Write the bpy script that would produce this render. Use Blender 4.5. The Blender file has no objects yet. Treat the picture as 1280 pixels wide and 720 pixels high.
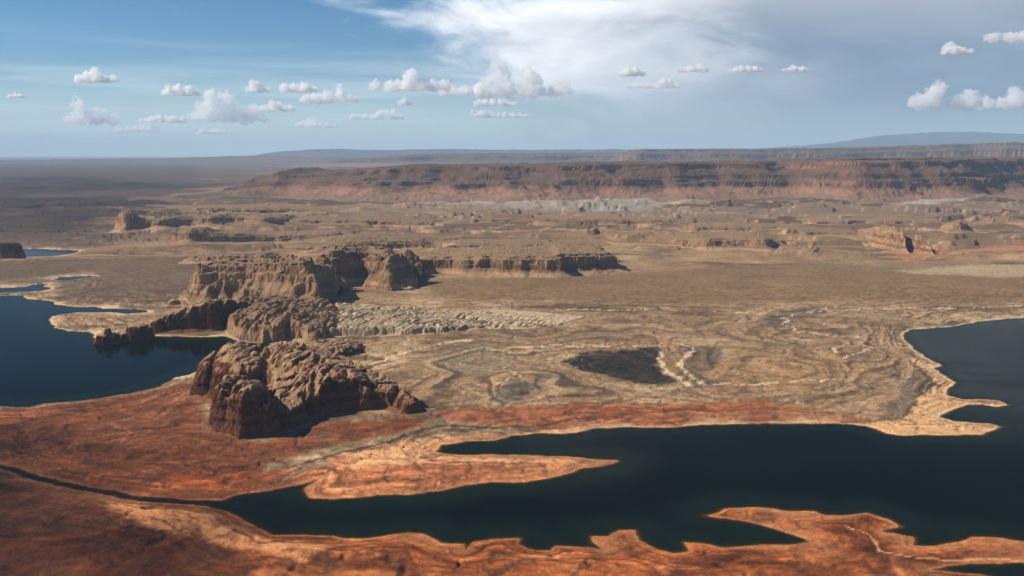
import bpy, bmesh, math, random
import numpy as np

# ---------------------------------------------------------------- camera, sky, sun, exposure
scene = bpy.context.scene
cam_data = bpy.data.cameras.new('camera')
cam_data.sensor_width = 36.0
cam_data.lens = 36.0 * 1155.0 / 1280.0
cam_data.clip_start = 1.0
cam_data.clip_end = 400000.0
CAM_Z = 650.0
cam = bpy.data.objects.new('camera', cam_data)
cam.location = (0, 0, CAM_Z)
cam.rotation_euler = (math.radians(90 - 8.373), 0, 0)
scene.collection.objects.link(cam)
scene.camera = cam

SUN_EL, SUN_AZ = 39.0, -90.0          # azimuth from the view direction (+Y), clockwise
SUN_STRENGTH = 5.0
SKY_STRENGTH = 0.05
EXPOSURE = 0.48
scene.view_settings.view_transform = 'Standard'
scene.view_settings.look = 'None'
scene.view_settings.gamma = 1.0
scene.view_settings.exposure = EXPOSURE
scene.view_settings.use_curve_mapping = False
scene.cycles.use_denoising = True
scene.cycles.max_bounces = 24
scene.cycles.diffuse_bounces = 3
scene.cycles.glossy_bounces = 3
scene.cycles.volume_bounces = 24
scene.cycles.transparent_max_bounces = 8
scene.cycles.volume_step_rate = 0.4
scene.cycles.sample_clamp_indirect = 4.0

sun_data = bpy.data.lights.new('sun', 'SUN')
sun_data.energy = SUN_STRENGTH
sun_data.angle = math.radians(0.53)
sun_data.color = (1.0, 0.93, 0.82)
sun = bpy.data.objects.new('sun', sun_data)
a = math.radians(SUN_AZ)
e = math.radians(SUN_EL)
to_sun = (math.sin(a) * math.cos(e), math.cos(a) * math.cos(e), math.sin(e))
from mathutils import Vector
sun.rotation_euler = Vector(to_sun).to_track_quat('Z', 'Y').to_euler()
sun.location = (-3000, 0, 4000)
scene.collection.objects.link(sun)


class Nodes:
    """small helper for building node trees"""
    def __init__(self, tree):
        self.t = tree
        tree.nodes.clear()

    def n(self, kind, **kw):
        nd = self.t.nodes.new(kind)
        for k, v in kw.items():
            setattr(nd, k, v)
        return nd

    def l(self, a, b):
        self.t.links.new(a, b)

    def val(self, sock, v):
        if isinstance(v, bpy.types.NodeSocket):
            self.l(v, sock)
        elif v is not None:
            sock.default_value = v

    def m(self, op, a, b=None, c=None, clamp=False):
        nd = self.n('ShaderNodeMath', operation=op)
        nd.use_clamp = clamp
        for s, v in zip(nd.inputs, (a, b, c)):
            self.val(s, v)
        return nd.outputs[0]

    def ss(self, x, lo, hi, a=0.0, b=1.0):
        nd = self.n('ShaderNodeMapRange', interpolation_type='SMOOTHSTEP')
        for s, v in zip(nd.inputs, (x, lo, hi, a, b)):
            self.val(s, v)
        return nd.outputs[0]

    def noise(self, vec, scale, detail=5.0, rough=0.55, dist=0.0):
        nd = self.n('ShaderNodeTexNoise')
        self.val(nd.inputs['Vector'], vec)
        nd.inputs['Scale'].default_value = scale
        nd.inputs['Detail'].default_value = detail
        nd.inputs['Roughness'].default_value = rough
        nd.inputs['Distortion'].default_value = dist
        return nd.outputs[0]

    def mix(self, f, a, b, blend='MIX'):
        nd = self.n('ShaderNodeMix', data_type='RGBA', blend_type=blend)
        self.val(nd.inputs[0], f)
        self.val(nd.inputs[6], a)
        self.val(nd.inputs[7], b)
        return nd.outputs[2]

    def xyz(self, x, y, z):
        nd = self.n('ShaderNodeCombineXYZ')
        for s, v in zip(nd.inputs, (x, y, z)):
            self.val(s, v)
        return nd.outputs[0]


# sky: clear-air sky, high thin cloud and the spreading storm anvil
world = bpy.data.worlds.new('World')
scene.world = world
world.use_nodes = True
w = Nodes(world.node_tree)
geo = w.n('ShaderNodeTexCoord')
sep = w.n('ShaderNodeSeparateXYZ')
w.l(geo.outputs['Generated'], sep.inputs[0])
dx, dy, dz = sep.outputs
hor = w.m('SQRT', w.m('ADD', w.m('MULTIPLY', dx, dx), w.m('MULTIPLY', dy, dy)))
az = w.m('ARCTAN2', dx, dy)
el = w.m('DIVIDE', dz, w.m('MAXIMUM', hor, 0.02))
sky = w.n('ShaderNodeTexSky', sky_type='NISHITA', sun_disc=False)
sky.sun_elevation = math.radians(SUN_EL)
sky.sun_rotation = math.radians(SUN_AZ)
sky.altitude = 1700.0
sky.air_density = 1.0
sky.dust_density = 0.25
sky.ozone_density = 3.0
hsv = w.n('ShaderNodeHueSaturation')
hsv.inputs['Saturation'].default_value = 1.32
hsv.inputs['Value'].default_value = 1.25
w.l(sky.outputs[0], hsv.inputs['Color'])
bg_sky = w.n('ShaderNodeBackground')
bg_sky.inputs['Strength'].default_value = SKY_STRENGTH
w.l(hsv.outputs[0], bg_sky.inputs['Color'])
# coordinates on the sky: azimuth and stretched elevation
sv = w.xyz(az, w.m('MULTIPLY', el, 2.6), 0.0)
n1 = w.noise(sv, 5.0, 7.0, 0.58, 0.4)
n2 = w.noise(w.xyz(w.m('MULTIPLY', az, 0.8), w.m('ADD', w.m('MULTIPLY', el, 2.6), w.m('MULTIPLY', az, 0.35)), 3.7), 9.0, 8.0, 0.60, 0.5)
# left border of the anvil
e0 = w.m('SUBTRACT', el, 0.134)
edge = w.m('ADD', -0.15, w.m('MAXIMUM', w.m('MULTIPLY', e0, 4.6), w.m('MULTIPLY', e0, -1.5)))
inside = w.m('SUBTRACT', az, edge)
inside = w.m('ADD', inside, w.m('MULTIPLY', w.m('SUBTRACT', n1, 0.5), 0.52))
inside = w.m('ADD', inside, w.m('MULTIPLY', w.m('SUBTRACT', n2, 0.5), 0.30))
deck = w.ss(inside, -0.05, 0.17)
deck = w.m('MULTIPLY', deck, w.ss(el, 0.0, 0.085, 0.45, 1.0))
deck = w.m('MULTIPLY', deck, w.m('MULTIPLY', w.ss(w.m('ABSOLUTE', az), 1.5, 0.9), w.ss(el, 0.55, 0.30)))
# thin streaks of veil left of it
veil = w.m('MULTIPLY', w.ss(n2, 0.50, 0.78), w.ss(az, -0.42, -0.1))
veil = w.m('MULTIPLY', veil, w.m('MULTIPLY', w.ss(el, 0.035, 0.08), 0.75))
low = w.m('MULTIPLY', w.ss(w.noise(w.xyz(w.m('MULTIPLY', az, 0.5), w.m('MULTIPLY', el, 9.0), 8.1), 6.0, 5.0, 0.55), 0.40, 0.68),
          w.m('MULTIPLY', w.ss(el, 0.14, 0.04), 0.62))
cover = w.m('MAXIMUM', deck, w.m('MAXIMUM', veil, low))
glow = w.m('MULTIPLY', w.ss(el, 0.10, 0.0), 0.45)
cover = w.m('MAXIMUM', w.m('MULTIPLY', cover, 0.93), glow)
lit = w.m('MULTIPLY', w.ss(inside, 0.40, 0.04), w.ss(n2, 0.30, 0.62, 0.55, 1.0))
lit = w.m('MULTIPLY', lit, w.ss(el, 0.015, 0.11, 0.25, 1.0))
grey = w.mix(w.ss(n1, 0.3, 0.7), (0.14, 0.20, 0.29, 1), (0.235, 0.295, 0.375, 1))
grey = w.mix(w.ss(el, 0.10, 0.17), grey, (0.34, 0.37, 0.41, 1))
cloud_col = w.mix(lit, grey, (1.0, 1.0, 1.0, 1))
cloud_col = w.mix(w.ss(inside, 0.02, -0.06), cloud_col, (0.50, 0.60, 0.64, 1))
bg_cloud = w.n('ShaderNodeBackground')
w.l(cloud_col, bg_cloud.inputs['Color'])
bg_cloud.inputs['Strength'].default_value = 1.0
mx = w.n('ShaderNodeMixShader')
w.l(cover, mx.inputs[0])
w.l(bg_sky.outputs[0], mx.inputs[1])
w.l(bg_cloud.outputs[0], mx.inputs[2])
wo = w.n('ShaderNodeOutputWorld')
w.l(mx.outputs[0], wo.inputs[0])

# ---------------------------------------------------------------- traced outlines, world metres (X right, Y ahead)
LAKES = [[(-1450, 2047), (-1078, 1871), (-983, 1817), (-893, 1766), (-794, 1722), (-703, 1688), (-621, 1672), (-570, 1664), (-544, 1664), (-527, 1692), (-511, 1701), (-470, 1713), (-442, 1739), (-413, 1753), (-394, 1775), (-403, 1735), (-397, 1701), (-384, 1676), (-336, 1672), (-288, 1684), (-247, 1696), (-187, 1696), (-155, 1709), (-135, 1718), (-99, 1739), (-43, 1762), (32, 1762), (76, 1784), (110, 1812), (144, 1841), (189, 1856), (226, 1886), (217, 1897), (159, 1902), (138, 1912), (92, 1923), (23, 1928), (-47, 1933), (-92, 1928), (-152, 1939), (-170, 1950), (-158, 2000), (-109, 2023), (-37, 2035), (0, 2071), (56, 2083), (150, 2090), (196, 2128), (229, 2128), (282, 2141), (318, 2128), (382, 2134), (447, 2154), (620, 2167), (823, 2160), (855, 2147), (869, 2115), (877, 2083), (911, 2065), (957, 2077), (1017, 2071), (1093, 2077), (1176, 2141), (1156, 2160), (1108, 2174), (1075, 2187), (1060, 2222), (1118, 2286), (1185, 2332), (1220, 2332), (1252, 2316), (1295, 2332), (1287, 2371), (1242, 2387), (1199, 2387), (1171, 2427), (1262, 2568), (1272, 2644), (1280, 2745), (1326, 2777), (1317, 2832), (1319, 2912), (1358, 3087), (1376, 3196), (1465, 3359), (1528, 3375), (1626, 3407), (1692, 3439), (1723, 3472), (1810, 3522), (1924, 3574), (2031, 3610), (2854, 3778), (4944, 3858), (3730, 2379), (2514, 1572), (1130, 1438), (863, 1479), (821, 1496), (781, 1499), (761, 1483), (716, 1466), (693, 1460), (666, 1463), (683, 1496), (660, 1512), (638, 1523), (682, 1543), (673, 1572), (648, 1605), (611, 1594), (567, 1594), (552, 1613), (508, 1613), (459, 1632), (391, 1628), (374, 1601), (348, 1590), (406, 1572), (450, 1540), (487, 1506), (507, 1479), (464, 1466), (403, 1463), (347, 1457), (324, 1473), (291, 1479), (292, 1441), (263, 1432), (238, 1448), (213, 1486), (215, 1526), (185, 1526), (164, 1502), (133, 1502), (137, 1476), (156, 1448), (124, 1457), (71, 1463), (63, 1445), (36, 1448), (9, 1470), (10, 1492), (-31, 1492), (-67, 1479), (-79, 1445), (-80, 1470), (-121, 1473), (-156, 1512), (-181, 1516), (-224, 1499), (-257, 1489), (-282, 1489), (-304, 1502), (-351, 1506), (-411, 1506), (-443, 1536), (-485, 1575), (-524, 1613), (-568, 1636), (-611, 1644), (-692, 1660), (-781, 1692), (-878, 1735), (-964, 1780), (-1059, 1836), (-1434, 2023)], [(654, 1374), (707, 1391), (767, 1397), (834, 1402), (979, 1408), (1066, 1352), (900, 1286), (760, 1335), (733, 1354), (688, 1365)], [(-8086, 4119), (-3049, 4142), (-2336, 4166), (-2294, 4189), (-2225, 4177), (-2160, 4073), (-2031, 4028), (-1961, 3920), (-1829, 3858), (-1753, 3878), (-1721, 3828), (-1643, 3818), (-1559, 3818), (-1502, 3759), (-1497, 3720), (-1561, 3701), (-1655, 3730), (-1774, 3739), (-1805, 3701), (-1843, 3646), (-1808, 3557), (-1702, 3391), (-1628, 3328), (-1549, 3328), (-1478, 3210), (-1438, 3182), (-1410, 3196), (-1365, 3225), (-1285, 3239), (-1109, 3225), (-967, 3225), (-881, 3168), (-814, 3127), (-828, 3022), (-873, 2900), (-927, 2766), (-945, 2663), (-979, 2624), (-987, 2522), (-1044, 2444), (-1117, 2379), (-1173, 2363), (-1224, 2339), (-1242, 2309), (-1322, 2316), (-2109, 2272), (-4366, 2286)], [(-3591, 4364), (-2473, 4416), (-2423, 4429), (-2371, 4443), (-2362, 4539), (-2316, 4567), (-2287, 4484), (-2209, 4390), (-2228, 4312), (-2309, 4287), (-2389, 4262), (-3489, 4238)], [(-2361, 4698), (-2372, 4805), (-2238, 4853), (-2182, 4821), (-2238, 4744), (-2285, 4668)], [(-5890, 6517), (-3594, 6460), (-3328, 6243), (-3125, 6217), (-2873, 6115), (-2842, 5992), (-2881, 5804), (-3048, 5737), (-3185, 5715), (-5137, 5671)]]
ZONES = [
('red_left', [(-1840, 2191), (-1299, 2276), (-1103, 2337), (-969, 2476), (-909, 2592), (-702, 2062), (-554, 1991), (-456, 2125), (-272, 2177), (-186, 2191), (-225, 2093), (-375, 1991), (-521, 1868), (-524, 1706), (-548, 1636), (-783, 1697), (-1062, 1843), (-1736, 2062)], (0.185, 0.056, 0.025), 22, 0.9),
('dark_red', [(-1406, 2125), (-1118, 2157), (-1002, 2093), (-996, 1946), (-1090, 1893), (-1293, 1946)], (0.1, 0.032, 0.018), 25, 0.8),
('bright_red', [(-721, 1697), (-667, 1804), (-508, 1819), (-437, 1833), (-499, 1727), (-529, 1644), (-612, 1648)], (0.27, 0.078, 0.032), 14, 0.85),
('spit', [(-516, 1656), (-482, 1749), (-426, 1819), (-332, 1946), (-164, 2032), (0, 2062), (-163, 1909), (235, 1863), (31, 1723), (-181, 1664), (-356, 1636)], (0.4, 0.165, 0.08), 13, 0.9),
('spit_core', [(-374, 1723), (-340, 1795), (-199, 1843), (-33, 1843), (66, 1819), (-32, 1781), (-189, 1740)], (0.3, 0.11, 0.05), 13, 0.7),
('pale_inlet', [(-365, 1936), (-219, 2032), (0, 2074), (182, 2144), (205, 2086), (55, 2032), (-142, 1980), (-163, 1909), (102, 1893), (143, 1873), (-134, 1863), (-328, 1819)], (0.47, 0.25, 0.128), 15, 0.85),
('red_strip', [(-201, 2247), (-41, 2276), (124, 2314), (455, 2321), (666, 2337), (861, 2191), (853, 2144), (376, 2099), (227, 2112), (0, 2125), (-154, 2157)], (0.27, 0.085, 0.04), 12, 0.8),
('pale_right', [(762, 2131), (957, 2177), (1031, 2314), (1097, 2417), (1198, 2520), (1230, 2669), (1248, 2792), (1289, 2858), (1254, 2520), (1164, 2376), (1188, 2360), (1305, 2306), (1150, 2262), (1044, 2184), (1171, 2112), (993, 2014), (853, 2026), (829, 2105)], (0.52, 0.3, 0.155), 10, 0.9),
('pond_bed', [(148, 2792), (260, 2939), (471, 2963), (488, 2904), (437, 2739), (464, 2546), (411, 2502), (339, 2546), (237, 2669)], (0.042, 0.035, 0.029), 14, 1.0),
('grey_patch', [(-60, 2417), (0, 2520), (67, 2520), (82, 2417), (21, 2321), (-41, 2314)], (0.15, 0.12, 0.085), 10, 0.85),
('orange_oval', [(655, 2792), (822, 2904), (1033, 2847), (1054, 2639), (934, 2502), (688, 2417), (578, 2502), (529, 2592)], (0.29, 0.172, 0.088), 21, 0.65),
('dark_ring', [(583, 2999), (691, 2951), (631, 2739), (541, 2592), (577, 2450), (505, 2467), (484, 2649), (532, 2836)], (0.12, 0.09, 0.065), 14, 0.75),
('dark_flats', [(1023, 3640), (1205, 3710), (1361, 3692), (1100, 3476), (1010, 3326), (938, 3384)], (0.13, 0.1, 0.075), 19, 0.7),
('dark_shore', [(1100, 2639), (1216, 2574), (1090, 2400), (974, 2226), (916, 2205), (979, 2337), (1050, 2433)], (0.16, 0.12, 0.085), 12, 0.7),
('dark_point', [(1493, 3326), (1696, 3507), (1844, 3556), (1638, 3384)], (0.1, 0.08, 0.06), 12, 0.8),
('streak_flats', [(-214, 3024), (-109, 3088), (0, 2904), (49, 2792), (-47, 2669), (-161, 2592), (-247, 2792)], (0.2, 0.155, 0.105), 23, 0.6),
('brown_plain', [(-467, 4454), (572, 4679), (1588, 5061), (3048, 4592), (2622, 3936), (1218, 3857), (469, 3819), (-345, 3936)], (0.2, 0.123, 0.066), 52, 0.85),
('dark_plain_band', [(1643, 5239), (3245, 4895), (3048, 4592), (1508, 4800)], (0.2, 0.14, 0.085), 17, 0.6),
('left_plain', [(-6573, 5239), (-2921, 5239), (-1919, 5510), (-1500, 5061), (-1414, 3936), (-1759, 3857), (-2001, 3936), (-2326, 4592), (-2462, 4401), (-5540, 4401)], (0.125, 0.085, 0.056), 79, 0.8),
('left_far_shade', [(-56235, 42551), (-14241, 42551), (-4002, 11600), (-4002, 9260), (-2869, 6352), (-3531, 6352), (-8496, 6352)], (0.1, 0.068, 0.054), 330, 0.85),  # grey-brown flats, darkened further to paint in cloud shade
('far_olive', [(-3202, 9260), (2081, 9260), (5684, 9971), (4828, 8455), (1751, 7778), (-2520, 7267)], (0.24, 0.17, 0.115), 37, 0.6),
('pale_badland', [(-2169, 11430), (-726, 10508), (0, 11106), (2050, 10799), (2211, 9845), (938, 9045), (-640, 9260), (-1944, 10233)], (0.27, 0.23, 0.185), 88, 0.8),
('pale_badland_b', [(4733, 11430), (5868, 13095), (5788, 11775), (5778, 10799), (4823, 9971), (4064, 10233)], (0.26, 0.235, 0.205), 77, 0.8),
('pale_right_plain', [(2011, 4800), (2647, 5061), (2961, 4993), (2727, 4592), (2366, 4592), (2083, 4679)], (0.36, 0.27, 0.17), 50, 0.6),
('red_right', [(2206, 5510), (2658, 5765), (3389, 6094), (3260, 5765), (2517, 5352), (2237, 5239)], (0.36, 0.17, 0.09), 19, 0.6),
('foot_dark_a', [(-369, 2062), (-433, 2014), (-477, 2050), (-411, 2086)], (0.13, 0.085, 0.06), 9, 0.6),
('fg_dark', [(-549, 1450), (-511, 1476), (-454, 1420), (-466, 1376), (-515, 1390)], (0.1, 0.06, 0.035), 11, 0.75),
('fg_olive', [(-1011, 1749), (-859, 1697), (-745, 1644), (-698, 1568), (-737, 1499), (-847, 1450), (-1210, 1587), (-1359, 1795)], (0.2, 0.085, 0.04), 21, 0.7),
('fg_left_dim', [(-1521, 1795), (-916, 1749), (-634, 1587), (-441, 1420), (-366, 1283), (-1070, 1235)], (0.115, 0.036, 0.018), 54, 0.8),  # darker soil, with the dimming of the near-left corner painted into it
('fg_sand', [(-813, 1697), (-680, 1632), (-552, 1609), (-474, 1533), (-404, 1476), (-280, 1463), (-331, 1390), (-463, 1450), (-560, 1499), (-634, 1516), (-720, 1587)], (0.43, 0.185, 0.085), 11, 0.9)]
LINES = [
('veg_a', [(-429, 1868), (-364, 1930), (-301, 1974), (-223, 2074), (-174, 2118), (-76, 2112), (38, 2131), (116, 2164), (207, 2212)], 6, (0.075, 0.058, 0.042), 0.9),
('gully_a', [(-713, 2014), (-552, 1920), (-437, 1833), (-476, 1758), (-498, 1723), (-519, 1668)], 3, (0.13, 0.045, 0.025), 0.8),
('veg_b', [(123, 2306), (290, 2321), (454, 2314)], 3, (0.09, 0.075, 0.055), 0.8),
('white_streak', [(478, 2904), (454, 2771), (454, 2669), (479, 2592), (488, 2493)], 7, (0.46, 0.35, 0.23), 0.85),
('line_a', [(0, 2987), (212, 2999), (559, 3012), (590, 2927), (510, 2739), (511, 2592), (541, 2485), (709, 2493), (902, 2537)], 5, (0.52, 0.37, 0.23), 0.8),
('line_b', [(-207, 2927), (-52, 2951), (160, 3024), (404, 3050)], 3, (0.5, 0.37, 0.24), 0.7),
('band_dark', [(-338, 3857), (-135, 3857), (199, 3782), (847, 3710), (1098, 3623)], 7, (0.13, 0.1, 0.07), 0.75),
('band_dark_b', [(933, 4863), (1418, 4508), (1962, 4401), (2539, 4401)], 8, (0.17, 0.125, 0.08), 0.6),
('ring_pale', [(1341, 3745), (1183, 3640), (1059, 3523), (1010, 3384), (1032, 3253), (1146, 3169), (1238, 3155)], 6, (0.46, 0.35, 0.23), 0.85),
('ring_pale_b', [(194, 3674), (831, 3640), (1052, 3572), (1285, 3657), (1570, 3727), (2178, 3819)], 5, (0.5, 0.37, 0.23), 0.8),
('ring_dark', [(1387, 3764), (1140, 3606), (1013, 3492), (955, 3326), (1002, 3155), (1204, 3101)], 7, (0.12, 0.095, 0.07), 0.7),
('wash_a', [(-437, 2739), (-357, 2881), (-265, 2999), (-150, 3088)], 5, (0.53, 0.39, 0.24), 0.8),
('wash_b', [(-523, 2814), (-379, 2858), (-257, 2904)], 4, (0.12, 0.09, 0.06), 0.7),
('ledge_a', [(656, 2299), (791, 2337), (919, 2400), (1034, 2502), (963, 2520), (769, 2400), (671, 2352)], 4, (0.13, 0.105, 0.075), 0.8),
('ledge_b', [(828, 2592), (983, 2639), (1168, 2688), (1205, 2611)], 3, (0.15, 0.115, 0.08), 0.7),
('cut_a', [(1330, 3088), (1279, 2847), (1206, 2688), (1195, 2537), (1085, 2400), (1025, 2299), (959, 2191), (856, 2177), (652, 2144)], 4, (0.1, 0.075, 0.05), 0.8),
('pale_c', [(1035, 2927), (1131, 3050), (1192, 2999), (1117, 2904), (1021, 2814)], 4, (0.55, 0.42, 0.28), 0.8),
('pale_d', [(-44, 2502), (23, 2592), (0, 2649), (-71, 2669)], 4, (0.55, 0.42, 0.28), 0.7),
('fg_gully', [(-841, 1516), (-746, 1489), (-683, 1533), (-634, 1550), (-546, 1499)], 3, (0.12, 0.06, 0.035), 0.6),
('fg_gully_b', [(-517, 1414), (-432, 1390), (-379, 1405), (-327, 1376), (-216, 1390), (-101, 1373)], 3, (0.11, 0.05, 0.03), 0.7),
('fg_gully_c', [(483, 1390), (513, 1368), (559, 1356), (593, 1348)], 2, (0.12, 0.055, 0.035), 0.7),
('fg_pale', [(585, 1533), (607, 1499), (603, 1435), (655, 1405), (785, 1408), (833, 1402)], 3, (0.55, 0.28, 0.14), 0.7),
('left_pale', [(-979, 2112), (-945, 2157), (-918, 2212), (-950, 2125), (-865, 2032), (-861, 1957)], 3, (0.36, 0.16, 0.085), 0.5)]
FRONTS = {
'mesa': [(-4101, 10799, 252), (-3732, 11266, 255), (-3451, 11430, 332), (-3175, 11430, 363), (-2988, 11430, 425), (-2840, 11430, 373), (-2371, 11266, 397), (-1864, 10799, 437), (-1304, 10950, 483), (-373, 10799, 490), (0, 10508, 499), (552, 10651, 507), (1118, 10799, 510), (2050, 10799, 524), (2570, 10950, 532), (3550, 11430, 527), (3961, 10799, 553), (4660, 10799, 553), (5797, 11106, 570), (7174, 12611, 571), (8917, 13618, 577), (11522, 12611, 582)],
'front_mesa': [(4613, 10799, 260), (4819, 10950, 339), (5138, 11027, 342), (5424, 11027, 347), (5851, 11266, 330), (5948, 11266, 243)],
'c1': [(-1404, 3936, 153), (-1346, 3838, 172), (-1254, 3782, 189), (-1128, 3782, 185), (-970, 3745, 193), (-798, 3710, 201)],
'c2': [(-927, 4154, 188), (-800, 4154, 195), (-710, 4274, 182), (-607, 4201, 182), (-541, 4177, 174), (-500, 4201, 160)],
'c3': [(-473, 4709, 113), (-331, 4739, 110), (-162, 4650, 122), (0, 4592, 129), (201, 4592, 131), (242, 4621, 140), (388, 4679, 133), (538, 4739, 131)],
'c4': [(641, 5902, 97), (821, 5902, 102), (1053, 5765, 115), (1177, 5635, 127), (1299, 5635, 122), (1436, 5593, 131), (1546, 5551, 135), (1672, 5721, 94)],
'c5': [(1915, 6299, 104), (1965, 6195, 118), (2143, 6247, 114), (2261, 6195, 113), (2368, 6195, 113)],
'c6': [(2364, 6045, 126), (2386, 5902, 154), (2454, 5856, 163), (2416, 5551, 193), (2521, 5593, 185), (2496, 5430, 132), (2516, 5391, 78)],
'c7': [(3101, 6518, 136), (3169, 6518, 159), (3265, 6575, 149), (3310, 6575, 80)],
'c8': [(3711, 7133, 119), (3812, 7068, 130), (3948, 7004, 135)],
'cl': [(-2684, 6876, 138), (-2595, 6876, 162), (-2430, 7004, 159), (-2275, 6939, 170), (-2145, 7068, 161), (-1866, 6939, 164), (-1716, 7068, 143)],
'cl2': [(-2269, 6144, 134), (-2112, 6045, 137), (-2029, 6144, 107), (-1710, 6352, 83), (-1234, 6462, 79)],
'tower': [(-3013, 7004, 178), (-2955, 6939, 212), (-2887, 6876, 222), (-2851, 6876, 210), (-2841, 6939, 164), (-2769, 6939, 146), (-2618, 6939, 140)],
'cb1': [(-1175, 5510, 90), (-1015, 5551, 105), (-834, 5635, 102), (-597, 5721, 94), (-501, 5765, 74)],
'cb2': [(-1130, 6045, 84), (-900, 6094, 90), (-641, 6144, 85), (-404, 6195, 70)],
'cb3': [(-395, 5678, 83), (-100, 5721, 84), (301, 5765, 79), (637, 5856, 70)],
'cb4': [(-1801, 5167, 70), (-1565, 5131, 79), (-1386, 5131, 83), (-1328, 5167, 70)],
'cb5': [(-2103, 7133, 119), (-1608, 7133, 132), (-1061, 7199, 121), (-593, 7199, 95)],
'cb6': [(-324, 7477, 113), (262, 7550, 115), (850, 7550, 108), (1361, 7477, 94)],
'cb7': [(1289, 6752, 106), (1714, 6814, 107), (2207, 6876, 90)],
'cb8': [(2439, 7406, 99), (2851, 7477, 107), (3304, 7477, 100), (3466, 7406, 86)],
'cb9': [(-3364, 8643, 128), (-2841, 8643, 135), (-2243, 8643, 128), (-1814, 8740, 107)],
'ledge_up': [(-1500, 5061, 64), (-1306, 4993, 94), (-1271, 5061, 78)]}
SKYLINE = {
'band_right': [(3123, 27000, 581), (3422, 27000, 707), (4623, 27000, 753), (6934, 27000, 753), (8322, 27000, 741), (11554, 27000, 810), (12937, 27000, 856), (14779, 27000, 924), (17548, 27000, 947), (24485, 27000, 879)],
'band_left': [(-7584, 34000, 275), (-4079, 34000, 535), (-3729, 34000, 564), (-1573, 34000, 592), (2039, 34000, 621), (4660, 34000, 621), (7574, 34000, 592)],
'blue_mountain': [(16031, 72000, 772), (20957, 72000, 924), (24642, 72000, 1199), (27096, 72000, 1381), (29240, 72000, 1564), (31367, 72000, 1989), (33194, 72000, 2262), (36261, 72000, 2352), (39333, 72000, 2352), (44272, 72000, 2110), (52973, 72000, 1259)],
'far_hills': [(-19033, 60000, 294), (-17483, 60000, 447), (-16189, 60000, 650), (-14387, 60000, 752), (-12842, 60000, 853), (-10789, 60000, 802), (-8221, 60000, 777), (-4109, 60000, 853), (0, 60000, 777), (3082, 60000, 828), (7193, 60000, 802), (11305, 60000, 726)],
'left_plateau': [(-44019, 45000, 115), (-28567, 45000, 192), (-23547, 45000, 211), (-22769, 45000, 287), (-19257, 45000, 287), (-16283, 45000, 345), (-14078, 45000, 459), (-11957, 45000, 459), (-8490, 45000, 306)]}
SWELLS = [(315, 2739, 182, 248, -9), (816, 2669, 201, 282, 8), (1172, 3414, 150, 260, 7), (11, 2417, 64, 120, 6), (-101, 2847, 126, 215, -7), (552, 2709, 53, 290, 6), (-276, 2592, 138, 179, 5), (1181, 2904, 103, 224, 5), (171, 3224, 198, 145, 5), (-162, 1795, 162, 68, 5), (510, 1516, 97, 49, 4), (76, 1376, 151, 41, 5), (-769, 1946, 210, 128, 7), (-761, 1550, 169, 114, 8), (-311, 1420, 116, 43, 6)]
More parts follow.
